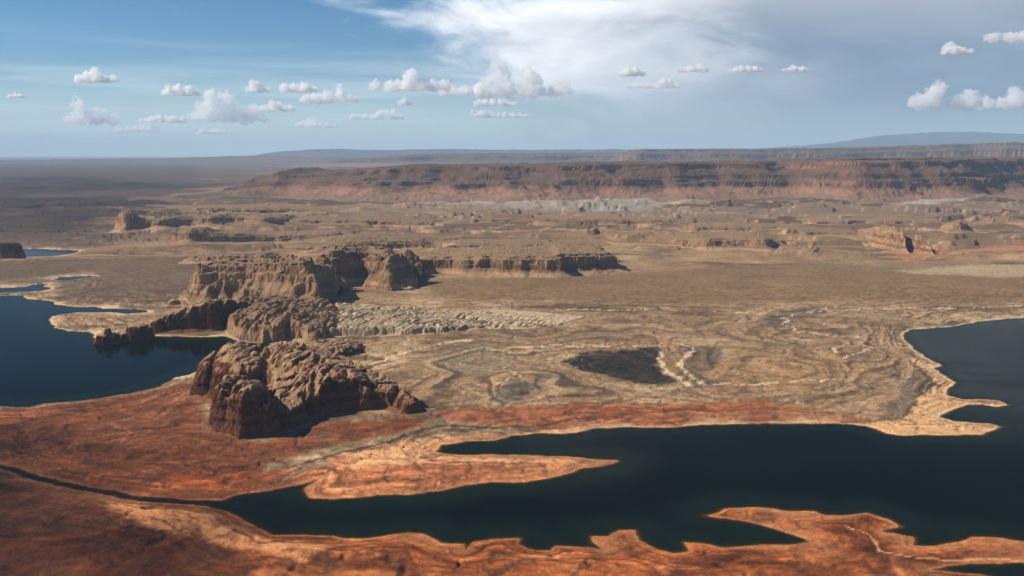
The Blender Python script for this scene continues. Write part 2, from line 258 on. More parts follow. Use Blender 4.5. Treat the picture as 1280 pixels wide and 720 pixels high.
MASSES = {
'butte': ([(-848, 2376), (-805, 2345), (-745, 2300), (-728, 2200), (-724, 2100), (-690, 2055), (-612, 2012), (-545, 2030), (-525, 2100), (-490, 2150), (-437, 2222), (-380, 2245), (-319, 2258), (-262, 2212), (-238, 2225), (-240, 2270), (-270, 2340), (-340, 2400), (-450, 2455), (-600, 2490), (-720, 2510), (-820, 2490), (-865, 2430)], [(-839, 2390, 80), (-825, 2400, 97), (-781, 2400, 123), (-751, 2430, 141), (-725, 2450, 141), (-697, 2450, 134), (-669, 2440, 116), (-635, 2440, 145), (-601, 2430, 145), (-564, 2410, 140), (-529, 2395, 133), (-485, 2385, 111), (-419, 2365, 99), (-385, 2345, 84), (-329, 2315, 60), (-284, 2280, 54), (-257, 2240, 42), (-547, 2130, 62), (-533, 2180, 74), (-500, 2205, 88), (-455, 2230, 98), (-425, 2250, 101), (-392, 2262, 90), (-343, 2272, 60), (-302, 2262, 42), (-568, 2270, 92), (-522, 2310, 114), (-450, 2310, 107), (-599, 2350, 119), (-719, 2115, 99), (-702, 2135, 115), (-678, 2150, 119), (-649, 2085, 118), (-628, 2110, 124), (-592, 2095, 116), (-557, 2070, 84), (-539, 2070, 65), (-626, 2040, 126), (-702, 2330, 115), (-767, 2340, 107), (-644, 2200, 109), (-611, 2220, 88)]),
'ridge': ([(-1312, 3262), (-1200, 3278), (-1085, 3318), (-1040, 3420), (-1015, 3470), (-990, 3540), (-1060, 3570), (-1130, 3480), (-1210, 3390), (-1310, 3320)], [(-1305, 3280, 42), (-1273, 3290, 61), (-1236, 3310, 72), (-1198, 3345, 86), (-1171, 3390, 100), (-1140, 3440, 101), (-1125, 3470, 104), (-1108, 3510, 77), (-1238, 3400, 80), (-1183, 3460, 98)]),
'domes': ([(-1013, 3239), (-942, 3141), (-848, 3101), (-807, 3101), (-779, 3155), (-711, 3101), (-657, 3101), (-637, 3169), (-606, 3196), (-666, 3523), (-733, 3710), (-967, 3801), (-1123, 3764), (-1115, 3523)], [(-992, 3240, 58), (-980, 3330, 77), (-895, 3200, 79), (-912, 3350, 83), (-825, 3180, 77), (-785, 3250, 88), (-728, 3185, 79), (-681, 3230, 80), (-633, 3200, 62), (-878, 3450, 81), (-727, 3450, 72), (-1044, 3500, 76)]),
'field': ([(-645, 3155), (-559, 3169), (-447, 3169), (-309, 3182), (-227, 3224), (-87, 3282), (57, 3253), (177, 3355), (279, 3523), (0, 3640), (-257, 3657), (-521, 3710), (-736, 3727)], [(-619, 3268, 58), (-636, 3445, 60), (-407, 3297, 48), (-238, 3384, 40), (-60, 3414, 31), (153, 3476, 25), (-602, 3606, 48), (-284, 3589, 33), (31, 3572, 26), (-457, 3239, 46), (246, 3492, 23)]),
'outcrop': ([(-640, 2869), (-602, 2836), (-529, 2847), (-483, 2904), (-488, 2987), (-538, 3050), (-646, 3050), (-665, 2963)], [(-629, 2904, 44), (-578, 2904, 48), (-517, 2927, 44), (-495, 2951, 32), (-596, 2999, 42), (-530, 2999, 38)])}

# ---------------------------------------------------------------- noise and distance helpers
f32 = np.float32


def _hash(ix, iy, iz, seed):
    h = (ix.astype(np.uint32) * np.uint32(374761393) + iy.astype(np.uint32) * np.uint32(668265263)
         + np.uint32((seed * 2246822519) & 0xffffffff))
    if iz is not None:
        h = h + iz.astype(np.uint32) * np.uint32(3266489917)
    h = (h ^ (h >> np.uint32(13))) * np.uint32(1274126177)
    h = (h ^ (h >> np.uint32(15))) * np.uint32(2246822519)
    return h ^ (h >> np.uint32(16))


_ang = np.arange(256) * (2 * math.pi / 256)
_gx, _gy = np.cos(_ang).astype(f32), np.sin(_ang).astype(f32)
_r = np.random.RandomState(5).normal(size=(256, 3))
_r /= np.linalg.norm(_r, axis=1)[:, None]
_g3 = _r.astype(f32)


def per2(x, y, seed=0):
    x = np.asarray(x, f32); y = np.asarray(y, f32)
    fx, fy = np.floor(x), np.floor(y)
    ix, iy = fx.astype(np.int32), fy.astype(np.int32)
    x, y = x - fx, y - fy
    u = x * x * x * (x * (x * 6 - 15) + 10)
    v = y * y * y * (y * (y * 6 - 15) + 10)

    def g(i, j):
        h = (_hash(ix + i, iy + j, None, seed) & np.uint32(255)).astype(np.intp)
        return _gx[h] * (x - i) + _gy[h] * (y - j)
    a0 = g(0, 0); a0 += u * (g(1, 0) - a0)
    b0 = g(0, 1); b0 += u * (g(1, 1) - b0)
    return (a0 + v * (b0 - a0)) * f32(1.5)


def per3(x, y, z, seed=0):
    fx, fy, fz = np.floor(x), np.floor(y), np.floor(z)
    ix, iy, iz = fx.astype(np.int32), fy.astype(np.int32), fz.astype(np.int32)
    x, y, z = (x - fx).astype(f32), (y - fy).astype(f32), (z - fz).astype(f32)
    u, v, t = [q * q * q * (q * (q * 6 - 15) + 10) for q in (x, y, z)]

    def g(i, j, k):
        h = (_hash(ix + i, iy + j, iz + k, seed) & np.uint32(255)).astype(np.intp)
        return _g3[h, 0] * (x - i) + _g3[h, 1] * (y - j) + _g3[h, 2] * (z - k)

    def pl(k):
        a0 = g(0, 0, k); a0 = a0 + u * (g(1, 0, k) - a0)
        b0 = g(0, 1, k); b0 = b0 + u * (g(1, 1, k) - b0)
        return a0 + v * (b0 - a0)
    p0, p1 = pl(0), pl(1)
    return (p0 + t * (p1 - p0)) * f32(1.5)


def fbm(x, y, oct=5, seed=0, gain=0.5):
    s = 0; am = 1.0; f = 1.0; tot = 0
    for i in range(oct):
        s = s + am * per2(x * f, y * f, seed + i * 17)
        tot += am; am *= gain; f *= 2.03
    return s / tot


def ridge(x, y, oct=4, seed=0, gain=0.5):
    s = 0; am = 1.0; f = 1.0; tot = 0
    for i in range(oct):
        s = s + am * (1 - np.abs(per2(x * f, y * f, seed + i * 13)) * 1.6)
        tot += am; am *= gain; f *= 2.07
    return np.clip(s / tot, -1, 1)


def noise1(z, seed=0):
    return per2(z, np.zeros_like(z) + 0.37, seed)


def sstep(x, a, b):
    t = np.clip((x - a) / (b - a), 0, 1)
    return t * t * (3 - 2 * t)


def seg_dist2(px, py, ax, ay, bx, by):
    ex, ey = bx - ax, by - ay
    wx, wy = px - ax, py - ay
    t = np.clip((wx * ex + wy * ey) / max(ex * ex + ey * ey, 1e-6), 0, 1)
    qx, qy = wx - t * ex, wy - t * ey
    return qx * qx + qy * qy


def poly_sdf(X, Y, pts):
    """signed distance, positive inside"""
    d = np.full(X.shape, 1e20, f32)
    ins = np.zeros(X.shape, bool)
    n = len(pts)
    for i in range(n):
        ax, ay = pts[i]; bx, by = pts[(i + 1) % n]
        d = np.minimum(d, seg_dist2(X, Y, f32(ax), f32(ay), f32(bx), f32(by)))
        if ay != by:
            c = (Y < ay) != (Y < by)
            xi = (bx - ax) * (Y - ay) / f32(by - ay) + ax
            ins ^= c & (X < xi)
    d = np.sqrt(d)
    return np.where(ins, d, -d)


def line_dist(X, Y, pts):
    d = np.full(X.shape, 1e20, f32)
    for (ax, ay), (bx, by) in zip(pts[:-1], pts[1:]):
        d = np.minimum(d, seg_dist2(X, Y, f32(ax), f32(ay), f32(bx), f32(by)))
    return np.sqrt(d)


def punch(c, mid, p, sat):
    """widen the spread between dark and pale albedo, for stronger contrast"""
    l = c.mean(-1, keepdims=True)
    c = l + (c - l) * sat
    return np.clip(c, 0.005, 1) * np.clip((l / mid) ** p, 0.4, 1.22)


def mixc(c, col, wgt):
    wgt = np.clip(wgt, 0, 1)[..., None].astype(f32)
    return c * (1 - wgt) + np.asarray(col, f32) * wgt


# ---------------------------------------------------------------- meshes
def grid_object(name, V, nr, nc, mat, keep=None, attrs=None, parent=None, smooth=False):
    """a sheet of quads over an nr x nc lattice of vertices; keep = mask of quads"""
    idx = np.arange(nr * nc).reshape(nr, nc)
    q = np.stack([idx[:-1, :-1], idx[:-1, 1:], idx[1:, 1:], idx[1:, :-1]], -1).reshape(-1, 4)
    if keep is not None:
        q = q[keep.reshape(-1)]
    used = np.zeros(nr * nc, bool)
    used[q.reshape(-1)] = True
    remap = np.cumsum(used) - 1
    q = remap[q]
    Vv = V.reshape(-1, 3)[used]
    me = bpy.data.meshes.new(name)
    me.vertices.add(len(Vv))
    me.vertices.foreach_set('co', Vv.astype(f32).ravel())
    me.loops.add(len(q) * 4)
    me.loops.foreach_set('vertex_index', q.astype(np.int32).ravel())
    me.polygons.add(len(q))
    me.polygons.foreach_set('loop_start', np.arange(0, len(q) * 4, 4, dtype=np.int32))
    if smooth:
        me.polygons.foreach_set('use_smooth', np.ones(len(q), bool))
    else:
        me.polygons.foreach_set('use_smooth', np.zeros(len(q), bool))
    for k, (kind, arr) in (attrs or {}).items():
        at = me.attributes.new(k, kind, 'POINT')
        if kind == 'FLOAT_COLOR':
            col = np.ones((len(Vv), 4), f32)
            col[:, :3] = arr.reshape(-1, 3)[used]
            at.data.foreach_set('color', col.ravel())
        else:
            at.data.foreach_set('value', arr.reshape(-1)[used].astype(f32).ravel())
    me.update(calc_edges=True)
    me.materials.append(mat)
    ob = bpy.data.objects.new(name, me)
    scene.collection.objects.link(ob)
    if parent:
        ob.parent = parent
    return ob


def tag(ob, label=None, cat=None, group=None, kind=None):
    for k, v in (('label', label), ('category', cat), ('group', group), ('kind', kind)):
        if v:
            ob[k] = v
    return ob


# ---------------------------------------------------------------- materials
def earth_material(name, s1, s2, bump_scale, bump_h, rough=0.95, var=0.35):
    """mineral colour of the ground (vertex colour) broken up by two noises, with fine relief"""
    m = bpy.data.materials.new(name)
    m.use_nodes = True
    k = Nodes(m.node_tree)
    at = k.n('ShaderNodeAttribute', attribute_name='albedo')
    pos = k.n('ShaderNodeNewGeometry').outputs['Position']
    a1 = k.noise(pos, s1, 6.0, 0.62)
    a2 = k.noise(pos, s2, 5.0, 0.7)
    f = k.m('ADD', k.m('MULTIPLY', k.m('SUBTRACT', a1, 0.5), 1.6 * var), k.m('MULTIPLY', k.m('SUBTRACT', a2, 0.5), 2.2 * var))
    f = k.m('ADD', f, 1.0)
    sc = k.n('ShaderNodeVectorMath', operation='SCALE')
    k.l(at.outputs['Color'], sc.inputs[0])
    k.l(f, sc.inputs['Scale'])
    b = k.n('ShaderNodeBsdfPrincipled')
    k.l(sc.outputs[0], b.inputs['Base Color'])
    b.inputs['Roughness'].default_value = rough
    b.inputs['Specular IOR Level'].default_value = 0.08
    bp = k.n('ShaderNodeBump')
    bp.inputs['Strength'].default_value = 0.9
    bp.inputs['Distance'].default_value = bump_h
    k.l(k.noise(pos, bump_scale, 6.0, 0.65), bp.inputs['Height'])
    k.l(bp.outputs[0], b.inputs['Normal'])
    o = k.n('ShaderNodeOutputMaterial')
    k.l(b.outputs[0], o.inputs[0])
    return m


M_ground = earth_material('desert_ground', 0.035, 0.24, 0.12, 3.5, var=0.55)
M_rock = earth_material('sandstone', 0.03, 0.16, 0.12, 3.2, var=0.36)
M_far = earth_material('far_sandstone', 0.006, 0.03, 0.012, 22.0, var=0.36)


def water_material():
    m = bpy.data.materials.new('lake_water')
    m.use_nodes = True
    k = Nodes(m.node_tree)
    dep = k.n('ShaderNodeAttribute', attribute_name='depth').outputs['Fac']
    pos = k.n('ShaderNodeNewGeometry').outputs['Position']
    body = k.n('ShaderNodeBsdfPrincipled')
    col = k.mix(k.ss(dep, 0.0, 7.0), (0.006, 0.012, 0.008, 1), (0.0012, 0.0032, 0.0034, 1))
    k.l(col, body.inputs['Base Color'])
    mp = k.n('ShaderNodeMapping')
    mp.inputs['Scale'].default_value = (0.0016, 0.006, 1.0)
    mp.inputs['Rotation'].default_value = (0, 0, 0.3)
    k.l(pos, mp.inputs['Vector'])
    wind = k.ss(k.noise(mp.outputs[0], 1.0, 6.0, 0.6, 0.6), 0.40, 0.66)
    k.l(k.m('ADD', k.m('MULTIPLY', wind, 0.12), 0.05), body.inputs['Roughness'])
    body.inputs['IOR'].default_value = 1.2
    body.inputs['Specular IOR Level'].default_value = 0.03
    bp = k.n('ShaderNodeBump')
    bp.inputs['Strength'].default_value = 0.16
    bp.inputs['Distance'].default_value = 0.3
    k.l(k.noise(pos, 0.25, 4.0, 0.6), bp.inputs['Height'])
    k.l(bp.outputs[0], body.inputs['Normal'])
    tr = k.n('ShaderNodeBsdfTransparent')
    tr.inputs['Color'].default_value = (0.62, 0.70, 0.62, 1)
    clear = k.m('POWER', 2.718, k.m('MULTIPLY', dep, -1.1))
    mxs = k.n('ShaderNodeMixShader')
    k.l(k.m('MULTIPLY', clear, 0.9), mxs.inputs[0])
    k.l(body.outputs[0], mxs.inputs[1])
    k.l(tr.outputs[0], mxs.inputs[2])
    o = k.n('ShaderNodeOutputMaterial')
    k.l(mxs.outputs[0], o.inputs[0])
    return m


M_water = water_material()

# ---------------------------------------------------------------- terrain
# the earth's curve lowers the far plain
BY = [0, 1300, 2500, 3300, 4000, 7000, 12000, 20000, 40000, 70000, 130000]
BZ = [6, 8, 12, 18, 30, 55, 110, 140, 120, -20, -720]
NR, NCI = 710, 1040
_ln = np.linspace(math.log(900.0), math.log(130000.0), 6000)
_D = np.exp(_ln)
_w = 0.75 + 1.7 * (1500 / _D) + 0.9 * np.exp(-((_ln - math.log(7000)) / 0.45) ** 2) + 0.3 * np.exp(-((_ln - math.log(3500)) / 0.4) ** 2)
_c = np.cumsum(_w); _c = (_c - _c[0]) / (_c[-1] - _c[0])
ROW = np.interp(np.linspace(0, 1, NR), _c, _D)
COL = np.concatenate([np.linspace(-1.7, -0.66, 26)[:-1], np.linspace(-0.66, 0.66, NCI), np.linspace(0.66, 1.7, 26)[1:]])
NC = len(COL)
GY = np.repeat(ROW[:, None], NC, 1).astype(f32)
GX = (GY * COL[None, :]).astype(f32)

# shoreline distance (positive on land), with a ragged edge
near = ROW < 9500
nn = int(near.sum())
xs, ys = GX[:nn], GY[:nn]
sc_ = np.clip(ys / 2500.0, 0.5, 3.0)
wx = fbm(xs / 90, ys / 90, 4, 3) * 12 * sc_
wy = fbm(xs / 90 + 31, ys / 90, 4, 9) * 12 * sc_
wx += 7 * sc_ * fbm(xs / 24, ys / 24, 4, 4, 0.6)
wy += 7 * sc_ * fbm(xs / 24 + 11, ys / 24, 4, 10, 0.6)
lake = np.full(xs.shape, -1e9, f32)
for P in LAKES:
    P_ = np.array(P)
    x0, x1, y0, y1 = P_[:, 0].min() - 700, P_[:, 0].max() + 700, P_[:, 1].min() - 900, P_[:, 1].max() + 900
    rr = np.where((ROW[:nn] > y0) & (ROW[:nn] < y1))[0]
    if len(rr) == 0:
        continue
    sl = slice(rr[0], rr[-1] + 1)
    lake[sl] = np.maximum(lake[sl], poly_sdf(xs[sl] + wx[sl], ys[sl] + wy[sl], P))
shore = np.full(GX.shape, 3000.0, f32)
shore[:nn] = np.clip(-lake, -3000, 3000)

base = np.interp(GY, BY, BZ).astype(f32)
land = np.clip(shore, 0, None)
rise = 1 - np.exp(-land / np.interp(GY, [0, 2000, 3000, 6000], [110, 150, 220, 500]))
z = base * rise
relief = np.interp(GY, [0, 1500, 2500, 4000, 7000, 15000, 60000], [4, 5, 7, 9, 16, 30, 60]).astype(f32)
lowf = fbm(GX / 420, GY / 420, 3, 21, 0.42)
z += relief * lowf * np.clip(land / 120, 0, 1)
z += 1.8 * ridge(GX / 60, GY / 60, 4, 40) * np.clip(land / 30, 0, 1) * np.clip(4000 / GY, 0, 1)
# shallow basins and swells that the old shorelines wrap around
for bx_, by_, rx_, ry_, dz_ in SWELLS:
    q_ = ((GX - bx_) / rx_) ** 2 + ((GY - by_) / ry_) ** 2
    z += dz_ * np.exp(-q_) * np.clip(land / 60, 0, 1)
ZS = z - 1.8 * ridge(GX / 60, GY / 60, 4, 40) * np.clip(land / 30, 0, 1) * np.clip(4000 / GY, 0, 1)
# stepped beaches left by the falling lake
st = 1.6
zz = z / st + 0.35 * fbm(GX / 70, GY / 70, 3, 77)
terr = (np.floor(zz) + sstep(zz - np.floor(zz), 0.55, 0.95)) * st
beach = np.clip(land / 20, 0, 1) * np.clip((9000 - GY) / 3000, 0, 1)
z = z * (1 - 0.8 * beach) + (terr - 0.35 * st * fbm(GX / 70, GY / 70, 3, 77)) * 0.8 * beach
# broken benches and low ledges on the far flats
mid = sstep(GY, 4900, 5900) * np.clip(land / 450, 0, 1) * (1 - sstep(GY, 9800, 11500))
wq = fbm(GX / 1500, GY / 900, 3, 91) * 0.6
lev = fbm(GX / 2300 + wq, GY / 600, 7, 55, 0.54) * 4.6 + 2.0
fl = np.floor(lev)
step = fl + sstep(lev - fl, 0.66, 0.82)
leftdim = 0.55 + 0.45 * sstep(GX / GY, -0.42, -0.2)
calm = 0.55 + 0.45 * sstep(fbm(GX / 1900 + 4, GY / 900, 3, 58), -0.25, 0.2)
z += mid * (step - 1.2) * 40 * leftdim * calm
cliffband = mid * (sstep(lev - fl, 0.60, 0.70) * (1 - sstep(lev - fl, 0.84, 0.95)))
# small drainages
gul_r = ridge(GX / 170 + 0.3 * fbm(GX / 90, GY / 90, 2, 152), GY / 170, 3, 151, 0.45)
gul_w = sstep(gul_r, 0.80, 0.95) * np.clip((5000 - GY) / 1500, 0, 1) * np.clip(land / 40, 0, 1)
z -= 4.5 * gul_w
# bottom of the lakes
deepen = np.clip(-shore, 0, None)
z = np.where(shore < 0, -0.055 * deepen - 0.0006 * deepen ** 1.5, np.maximum(z, 0.25 * np.clip(land / 8, 0, 1)))
z = np.maximum(z, -45)
# the narrow slot of the creek cuts deeper than open shallows
GZ = z.astype(f32)


def ground(X, Y):
    """bilinear height of the ground"""
    X = np.asarray(X, np.float64); Y = np.asarray(Y, np.float64)
    r = np.interp(Y, ROW, np.arange(NR)); c = np.interp(X / Y, COL, np.arange(NC))
    r0 = np.clip(np.floor(r).astype(int), 0, NR - 2); c0 = np.clip(np.floor(c).astype(int), 0, NC - 2)
    fr, fc = r - r0, c - c0
    return ((GZ[r0, c0] * (1 - fc) + GZ[r0, c0 + 1] * fc) * (1 - fr)
            + (GZ[r0 + 1, c0] * (1 - fc) + GZ[r0 + 1, c0 + 1] * fc) * fr)


# mineral colours of the ground, with shade painted into two left zones
C = np.zeros(GX.shape + (3,), f32)
C[:] = (0.252, 0.158, 0.089)
tone = fbm(GX / 260, GY / 500, 5, 63)
C = mixc(C, (0.37, 0.26, 0.155), 0.6 * sstep(tone, 0.0, 0.5))
C = mixc(C, (0.16, 0.112, 0.072), 0.8 * sstep(-tone, 0.0, 0.5))
# far flats: duller, greyer, streaked
farw = sstep(GY, 5000, 8000)
streak = fbm(GX / 2600, GY / 420, 6, 15, 0.6)
C = mixc(C, (0.118, 0.077, 0.05), 0.88 * farw)
C = mixc(C, (0.25, 0.17, 0.105), farw * 0.7 * sstep(streak, 0.08, 0.42))
C = mixc(C, (0.11, 0.083, 0.06), farw * 0.85 * sstep(-streak, 0.05, 0.38))
C = mixc(C, (0.36, 0.225, 0.15), cliffband * 0.7 * sstep(fbm(GX / 400, GY / 400, 3, 16), -0.35, 0.2))
midw = sstep(GY, 2900, 3600) * (1 - sstep(GY, 5800, 7500))
st2 = fbm(GX / 900, GY / 130 + GX / 2500, 6, 18, 0.6)
C = mixc(C, (0.125, 0.083, 0.052), midw * 0.85 * sstep(st2, 0.06, 0.36))
C = mixc(C, (0.315, 0.22, 0.13), midw * 0.55 * sstep(-st2, 0.10, 0.40))
# red country in the foreground
red = 1 - sstep(GY + 200 * fbm(GX / 300, GY / 300, 3, 5), 1650, 1850)
C = mixc(C, (0.28, 0.086, 0.034), red)
C = mixc(C, (0.12, 0.04, 0.02), red * 0.85 * sstep(fbm(GX / 110, GY / 90, 5, 71), 0.02, 0.4))
C = mixc(C, (0.38, 0.145, 0.062), red * 0.75 * sstep(fbm(GX / 150 + 9, GY / 60, 5, 72), 0.08, 0.45))
wX = GX + 10 * np.clip(GY / 2000, .5, 5) * fbm(GX / 60, GY / 60, 4, 101) * 2
wY = GY + 14 * np.clip(GY / 2000, .5, 5) * fbm(GX / 60 + 7, GY / 60, 4, 102) * 2
blotch = fbm(GX / 45, GY / 45, 4, 104)


def area(pts, pad):
    p = np.array(pts)
    x0, x1, y0, y1 = p[:, 0].min() - pad, p[:, 0].max() + pad, p[:, 1].min() - 2 * pad, p[:, 1].max() + 2 * pad
    rr = np.where((ROW > y0) & (ROW < y1))[0]
    if len(rr) == 0:
        return None
    u = [x0 / max(y0, 500), x0 / y1, x1 / max(y0, 500), x1 / y1]
    cc = np.where((COL > min(u)) & (COL < max(u)))[0]
    if len(cc) == 0:
        return None
    return slice(rr[0], rr[-1] + 1), slice(cc[0], cc[-1] + 1)


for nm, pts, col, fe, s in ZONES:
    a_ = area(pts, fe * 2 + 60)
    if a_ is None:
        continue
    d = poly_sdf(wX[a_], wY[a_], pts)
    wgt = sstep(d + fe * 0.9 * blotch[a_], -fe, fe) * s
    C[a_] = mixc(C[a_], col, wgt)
# mottled, smeared crust: darker and paler soils drawn out by old currents
w1 = fbm(GX / 200, GY / 200, 3, 161) * 90
t1 = fbm((GX + w1) / 130, (GY + w1 * 1.4) / 52, 6, 162, 0.62)
t2 = fbm((GX - w1) / 46, (GY + w1) / 24, 5, 163, 0.62)
nearw = np.clip((4200 - GY) / 1500, 0, 1)
sandy = sstep(GX + 60 * blotch, 380, 600) * sstep(GY, 1850, 2000) * (1 - sstep(land, 90, 260))
redside = 1 - sstep(GY + 120 * blotch, 2300, 2600)
smear = (1.1 * t1 + 0.7 * t2) * nearw * (0.22 + 0.5 * redside)
C = C * np.clip(1 + smear * (1 - sandy), 0.35, 1.9)[..., None]
layers = per2(land / 13 + 1.3 * fbm(GX / 85, GY / 85, 3, 164), (GX + GY) / 420, 165) + 0.5 * per2(land / 5 + 1.3 * fbm(GX / 60, GY / 60, 3, 166), (GX - GY) / 300, 167)
lw = np.exp(-land / 110) * nearw * (land > 0) * (1 - 0.7 * sandy)
C = C * np.clip(1 + 0.85 * lw * layers, 0.4, 1.8)[..., None]
# bathtub rings: thin mineral layers that follow the old water levels
zr = ZS + 0.35 * fbm(GX / 90, GY / 90, 4, 111)
rings = noise1(zr / 1.3, 7) * 0.6 + noise1(zr / 0.42, 8) * 0.55
ringw = np.clip((5200 - GY) / 1500, 0, 1) * np.clip(1 - GZ / 40, 0, 1) * (GZ > 0)
ringw = ringw * (0.45 + 0.55 * sstep(fbm(GX / 260, GY / 260, 4, 117), -0.3, 0.15)) * (0.55 + 0.45 * sstep(blotch, -0.35, 0.25))
ringw = ringw * (1 - 0.5 * (1 - sstep(GY + 120 * blotch, 2250, 2500)))
ringw = ringw * (1 - 0.9 * np.exp(-(((GX - SWELLS[0][0]) / 170) ** 2 + ((GY - SWELLS[0][1]) / 200) ** 2)))
C = C * (1 + ringw * np.clip(rings * 1.3, -0.5, 0.5))[..., None]
tan_side = sstep(GY + 120 * blotch, 2250, 2500)
C = mixc(C, (0.365, 0.25, 0.148), 0.72 * ringw * tan_side * sstep(rings, 0.20, 0.38))
C = mixc(C, (0.095, 0.07, 0.05), 0.72 * ringw * tan_side * sstep(-rings, 0.26, 0.44))
C = mixc(C, (0.36, 0.16, 0.08), 0.35 * ringw * (1 - tan_side) * sstep(rings, 0.18, 0.45))
C = mixc(C, (0.09, 0.035, 0.02), 0.4 * ringw * (1 - tan_side) * sstep(-rings, 0.18, 0.45))
# bleached or salmon strip along the water
swid = np.interp(GY, [0, 1700, 2500, 4000], [24, 24, 20, 34]) * (0.25 + 2.4 * sstep(fbm(GX / 220, GY / 220, 4, 121), -0.25, 0.45))
strip = np.exp(-(np.clip(land, 0, None) / swid) ** 1.5) * (shore > -60) * (0.5 + 0.5 * sstep(blotch, -0.4, 0.3))
pale = np.zeros(C.shape, f32)
pale[:] = (0.50, 0.355, 0.215)
pale = mixc(pale, (0.40, 0.175, 0.082), 1 - sstep(GY, 1900, 2300))
leftred = (GX < -380) & (GY < 2600) & (GY > 1500)
pale = mixc(pale, (0.20, 0.075, 0.038), leftred.astype(f32) * 0.9)
C = C * (1 - 0.85 * strip[..., None]) + pale * 0.85 * strip[..., None]
for nm, pts, wd, col, s in LINES:
    a_ = area(pts, wd * 4 + 60)
    if a_ is None:
        continue
    d = line_dist(wX[a_], wY[a_] + (GY[a_] - wY[a_]) * 0.4, pts)
    wv = wd * (1 + 1.1 * blotch[a_])
    C[a_] = mixc(C[a_], col, s * (1 - sstep(d, wv * 0.5, wv * 1.5)) * sstep(blotch[a_] + 0.75, 0, 0.3))
C = mixc(C, (0.10, 0.06, 0.038), 0.5 * gul_w * sstep(blotch, -0.3, 0.2))
# dark scrub along washes and sparse desert brush
scrub = ridge(GX / 95, GY / 95, 4, 131)
C = mixc(C, (0.085, 0.062, 0.042), 0.6 * sstep(scrub, 0.72, 0.92) * np.clip((4500 - GY) / 800, 0, 1) * (land > 25))
C = C * (1 + 0.28 * fbm(GX / 16, GY / 16, 3, 140) * np.clip(3500 / GY, 0, 1))[..., None]
C = mixc(C, (0.075, 0.055, 0.035), sstep(-shore, 0.0, 9.0) * 0.85)
C = np.clip(punch(C, 0.175, 0.45, 1.12), 0.008, 0.7)
deepq = (shore < -160)
tk = ~(deepq[:-1, :-1] & deepq[1:, :-1] & deepq[:-1, 1:] & deepq[1:, 1:])
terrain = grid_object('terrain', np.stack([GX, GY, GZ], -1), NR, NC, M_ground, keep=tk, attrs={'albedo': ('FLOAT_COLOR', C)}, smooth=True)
tag(terrain, kind='structure')

# water sheet over the flooded part of the lattice
sr, scn = slice(0, nn, 2), slice(0, NC, 2)
wxg, wyg, wzg = GX[sr, scn], GY[sr, scn], GZ[sr, scn]
wet = wzg < 0.6
wk = wet[:-1, :-1] | wet[1:, :-1] | wet[:-1, 1:] | wet[1:, 1:]
water = grid_object('lake_water', np.stack([wxg, wyg, np.zeros_like(wxg)], -1), wxg.shape[0], wxg.shape[1], M_water, keep=wk,
                    attrs={'depth': ('FLOAT', np.clip(-wzg, 0, 60))}, smooth=True)
tag(water, kind='structure')


# ---------------------------------------------------------------- rock formations
def lattice_normals(V):
    du = np.gradient(V, axis=1); dv = np.gradient(V, axis=0)
    n = np.cross(du, dv)
    return n / np.maximum(np.linalg.norm(n, axis=-1, keepdims=True), 1e-6)


def weather(V, h, amp, scale, seed, strata=1.0):
    """push steep faces in and out: hard and soft beds, joints, pocks"""
    n = lattice_normals(V)
    steep = sstep(1 - np.abs(n[..., 2]), 0.25, 0.7) * (h > 0.5)
    hz = n.copy(); hz[..., 2] *= 0.25
    x, y, zz_ = V[..., 0], V[..., 1], V[..., 2]
    bed = noise1((zz_ + 3 * fbm(x / 150, y / 150, 2, seed)) / (scale * 0.55), seed + 3) + 0.6 * noise1(zz_ / (scale * 0.2), seed + 4)
    pock = per3(x / scale, y / scale, zz_ / (scale * 1.4), seed + 5) + 0.55 * per3(x / scale * 2.3, y / scale * 2.3, zz_ / scale * 2, seed + 6)
    joint = -np.clip(ridge(x / (scale * 3.5), y / (scale * 3.5), 2, seed + 7) - 0.74, 0, 1) * 4
    off = amp * (1.25 * strata * bed + 0.8 * pock + 0.8 * joint) * steep
    V += hz * off[..., None]
    up = per3(x / scale, y / scale, zz_ / scale, seed + 8) * amp * 0.6 * (1 - steep) * (h > 0.5)
    V[..., 2] += up
    return n, steep


def rock_colour(V, n, steep, cols, seed, zref, zscale):
    """cols: cliff a, cliff b, bed dark, top, foot"""
    x, y, zz_ = V[..., 0], V[..., 1], V[..., 2]
    ca, cb, cd, ct, cf = cols
    c = np.zeros(V.shape, f32); c[:] = ca
    w1 = noise1((zz_ + 0.12 * zscale * fbm(x / (zscale * 3), y / (zscale * 3), 3, seed)) / (zscale * 0.16), seed + 1)
    c = mixc(c, cb, sstep(w1, -0.25, 0.35))
    w2 = noise1(zz_ / (zscale * 0.055), seed + 2)
    c = mixc(c, cd, 0.5 * sstep(w2, 0.12, 0.5) * steep)
    stain = fbm(x / (zscale * 0.13), y / (zscale * 0.13), 3, seed + 3) + 0.3 * per3(x / zscale, y / zscale, zz_ / zscale, seed + 4)
    c = mixc(c, cd, 0.65 * sstep(stain, 0.1, 0.42) * steep)
    c = mixc(c, ct, 0.85 * (1 - steep) * sstep(zz_ - zref, 0.1 * zscale, 0.4 * zscale))
    c = mixc(c, cf, 0.85 * (1 - sstep(zz_ - zref, 0.06 * zscale, 0.26 * zscale)) * (1 - 0.6 * steep))
    return np.clip(punch(c, 0.15, 0.4, 1.1), 0.008, 0.7)


